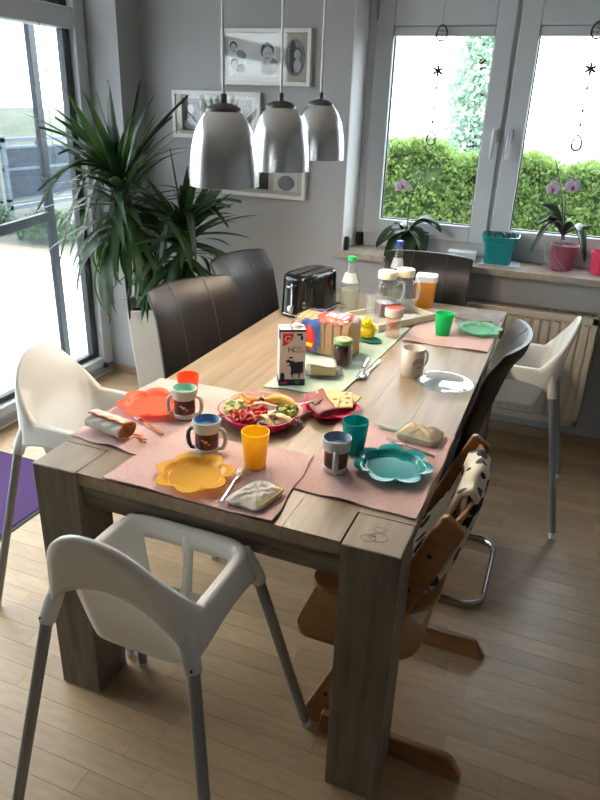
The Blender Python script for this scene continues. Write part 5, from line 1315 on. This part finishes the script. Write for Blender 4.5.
# metal gate / fence of framed panels
mat('gate_frame', (0.11, 0.15, 0.19), .4, metal=.2, var=.05); mat('gate_panel', (0.02, 0.034, 0.055), .5, var=.15, vscale=3)
gt = empty('garden_gate', (-6.75, 7.0, GZ - .02)); tag(gt, 'pale metal garden gate with blue grey panels behind the terrace', 'gate')
for (y0, y1) in ((-2.6, -.22), (-.10, 2.9)):
    f = B(); H0, H1 = .08, 1.10
    f.bx(-.03, .03, y0, y1, H1 - .06, H1); f.bx(-.03, .03, y0, y1, H0, H0 + .06); f.bx(-.03, .03, y0, y1, .20, .235); f.bx(-.03, .03, y0, y0 + .07, 0, H1 + .03); f.bx(-.03, .03, y1 - .07, y1, 0, H1)
    f.bx(-.025, .025, y0, y1, .64, .68); f.bx(-.025, .025, y0, y1, .95, .985)
    nb = int((y1 - y0) / .72)
    for k in range(1, nb): yy = lerp(y0, y1, k / nb); f.bx(-.025, .025, yy - .022, yy + .022, H0, H1)
    f.done('gate_frame', 'gate_frame', gt)
    for k in range(nb):
        a, c = lerp(y0, y1, k / nb), lerp(y0, y1, (k + 1) / nb)
        B().bx(-.012, .012, a + .02, c - .02, .235, .64).done('panel', 'gate_panel', gt); B().bx(-.012, .012, a + .02, c - .02, .68, .95).done('panel', 'gate_panel', gt)
# insect screen door standing ajar outside
mat('mesh_screen', (0.10, 0.13, 0.17), .7, var=.1)
scr = bpy.data.materials.new('screen_net'); scr.use_nodes = True; _n = scr.node_tree; _b = _n.nodes['Principled BSDF']; _b.inputs['Base Color'].default_value = (.035, .06, .10, 1); _b.inputs['Roughness'].default_value = .8
_tr = _n.nodes.new('ShaderNodeBsdfTransparent'); _mx = _n.nodes.new('ShaderNodeMixShader'); _mx.inputs[0].default_value = .20
_n.links.new(_tr.outputs[0], _mx.inputs[1]); _n.links.new(_b.outputs[0], _mx.inputs[2]); _n.links.new(_mx.outputs[0], _n.nodes['Material Output'].inputs['Surface']); MATS['screen_net'] = scr
H = Vector((-1.565, 1.24)); F = Vector((-1.81, 2.235)); dd = F - H; Ls = dd.length
sd = empty('screen_door', (H.x, H.y, -.045), math.atan2(dd.y, dd.x)); tag(sd, 'grey framed insect screen door standing ajar outside the terrace door', 'door')
f = B(); f.bx(0, .045, -.014, .014, 0, 2.25).bx(Ls - .075, Ls, -.014, .014, 0, 2.25).bx(.045, Ls - .045, -.014, .014, 0, .06).bx(.045, Ls - .045, -.014, .014, 2.19, 2.25).bx(.045, Ls - .045, -.014, .014, .955, 1.01)
f.done('frame', 'screen_alu', sd, bevel=.003)
B().bx(.045, Ls - .045, -.001, .001, .06, .955).bx(.045, Ls - .045, -.001, .001, 1.01, 2.19).done('net', 'screen_net', sd, smooth=False)

# foliage makers
def leafmat(name, c1, c2, tcol):
    m = mat(name, c1, .6, col2=c2, vscale=1.6, rnd=.35); nt = m.node_tree; t = nt.nodes.new('ShaderNodeBsdfTranslucent'); t.inputs['Color'].default_value = (*tcol, 1)
    x = nt.nodes.new('ShaderNodeMixShader'); x.inputs[0].default_value = .3; nt.links.new(nt.nodes['Principled BSDF'].outputs[0], x.inputs[1]); nt.links.new(t.outputs[0], x.inputs[2]); nt.links.new(x.outputs[0], nt.nodes['Material Output'].inputs['Surface'])
leafmat('hedge_leaf', (0.20, 0.30, 0.085), (0.10, 0.17, 0.05), (.26, .40, .09)); mat('hedge_core', (0.07, 0.11, 0.04), .95, var=.4, vscale=4)
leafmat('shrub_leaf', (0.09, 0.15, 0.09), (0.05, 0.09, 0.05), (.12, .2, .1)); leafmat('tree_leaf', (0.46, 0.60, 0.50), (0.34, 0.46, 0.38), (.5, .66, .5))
def sprigs(verts, faces, r, p, n, s, up=.6):
    for _ in range(n):
        d = Vector((r.gauss(0, 1), r.gauss(0, 1), abs(r.gauss(0, 1)) * up + .2)).normalized(); sd_ = d.cross(Vector((r.gauss(0, 1), r.gauss(0, 1), r.gauss(0, 1)))).normalized()
        l = s * r.uniform(.7, 1.4); w = l * .30; k = len(verts); q = p + Vector((r.uniform(-1, 1), r.uniform(-1, 1), r.uniform(-1, 1))) * s * .7
        verts += [q, q + d * l * .5 + sd_ * w, q + d * l, q + d * l * .5 - sd_ * w]; faces.append((k, k + 1, k + 2, k + 3))
def foliage(name, verts, faces, m, parent=None):
    me = bpy.data.meshes.new(name); me.from_pydata([tuple(v) for v in verts], [], faces); me.materials.append(MATS[m]); o = bpy.data.objects.new(name, me); COL.objects.link(o); o.parent = parent; return o
# clipped hedge behind the window
rh = random.Random(31)
hd = empty('hedge', (2.6, 5.9, GZ - .03)); tag(hd, 'clipped green conifer hedge outside the window', 'hedge')
def htop(x): return 1.34 + .05 * math.sin(2.3 * x) + .04 * math.sin(6.1 * x + 1) + .03 * math.sin(13 * x)
b = B(); b.grid(lambda u, v: Vector((lerp(-5.2, 5.2, u), (-.20, -.20, .32, .32)[int(v * 3 + .01)], (0, htop(lerp(-4.2, 6.2, u)) - .10, htop(lerp(-4.2, 6.2, u)) - .10, 0)[int(v * 3 + .01)])), 60, 4); b.done('branch_core', 'hedge_core', hd)
vs, fs = [], []
for k in range(9000):
    x = rh.uniform(-5.2, 5.2)
    if k % 5 == 0: p = Vector((x, rh.uniform(-.3, .3), htop(x + 1) - .06 + rh.uniform(-.06, .05)))
    else:
        z = rh.uniform(.05, 1.0) ** .8 * htop(x + 1); p = Vector((x, -.24 - .06 * math.sin(5 * x) * math.sin(7 * z) + rh.uniform(-.05, .04), z))
    sprigs(vs, fs, rh, p, 9, .042, .8)
tag(foliage('foliage', vs, fs, 'hedge_leaf', hd), kind='stuff')
# pale tree further behind
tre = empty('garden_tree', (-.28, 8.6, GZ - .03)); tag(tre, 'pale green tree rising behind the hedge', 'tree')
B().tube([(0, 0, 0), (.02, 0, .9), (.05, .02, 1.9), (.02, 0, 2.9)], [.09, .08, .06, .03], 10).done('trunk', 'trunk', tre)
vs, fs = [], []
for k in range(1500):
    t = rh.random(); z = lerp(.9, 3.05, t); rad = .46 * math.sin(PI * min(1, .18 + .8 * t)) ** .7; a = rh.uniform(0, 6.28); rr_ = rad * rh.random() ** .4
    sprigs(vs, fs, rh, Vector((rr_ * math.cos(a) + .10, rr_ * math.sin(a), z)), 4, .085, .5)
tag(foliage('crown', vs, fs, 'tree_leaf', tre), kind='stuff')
# low shrubs at the terrace edge
for i, (x, y, w, h) in enumerate(((-5.0, 5.75, .40, .34), (-3.95, 5.75, .40, .26), (-6.05, 5.75, .40, .36), (-3.0, 5.1, .36, .24))):
    s = empty('low_shrub', (x, y, GZ - .03)); tag(s, ['pale green low shrub at the terrace edge in front of the gate', 'flat bluish low shrub at the terrace corner beside the yucca', 'rounded low shrub at the terrace edge, tallest of its row', 'small low shrub at the terrace edge hidden by yucca leaves'][i], 'shrub', 'low shrubs along the terrace')
    vs, fs = [], []
    for k in range(260):
        a, e = rh.uniform(0, 6.28), rh.random(); q = rh.random() ** .5
        sprigs(vs, fs, rh, Vector((w * q * math.cos(a), w * q * math.sin(a) * .8, h * (1 - q * q) ** .5 * rh.uniform(.5, 1))), 5, .06, .8)
    tag(foliage('foliage', vs, fs, 'shrub_leaf', s), kind='stuff')
    B().tube([(0, 0, 0), (.02, 0, h * .5)], [.02, .012], 8).tube([(0, 0, .02), (-.12, .05, h * .5)], [.015, .008], 8).done('stem', 'trunk', s)
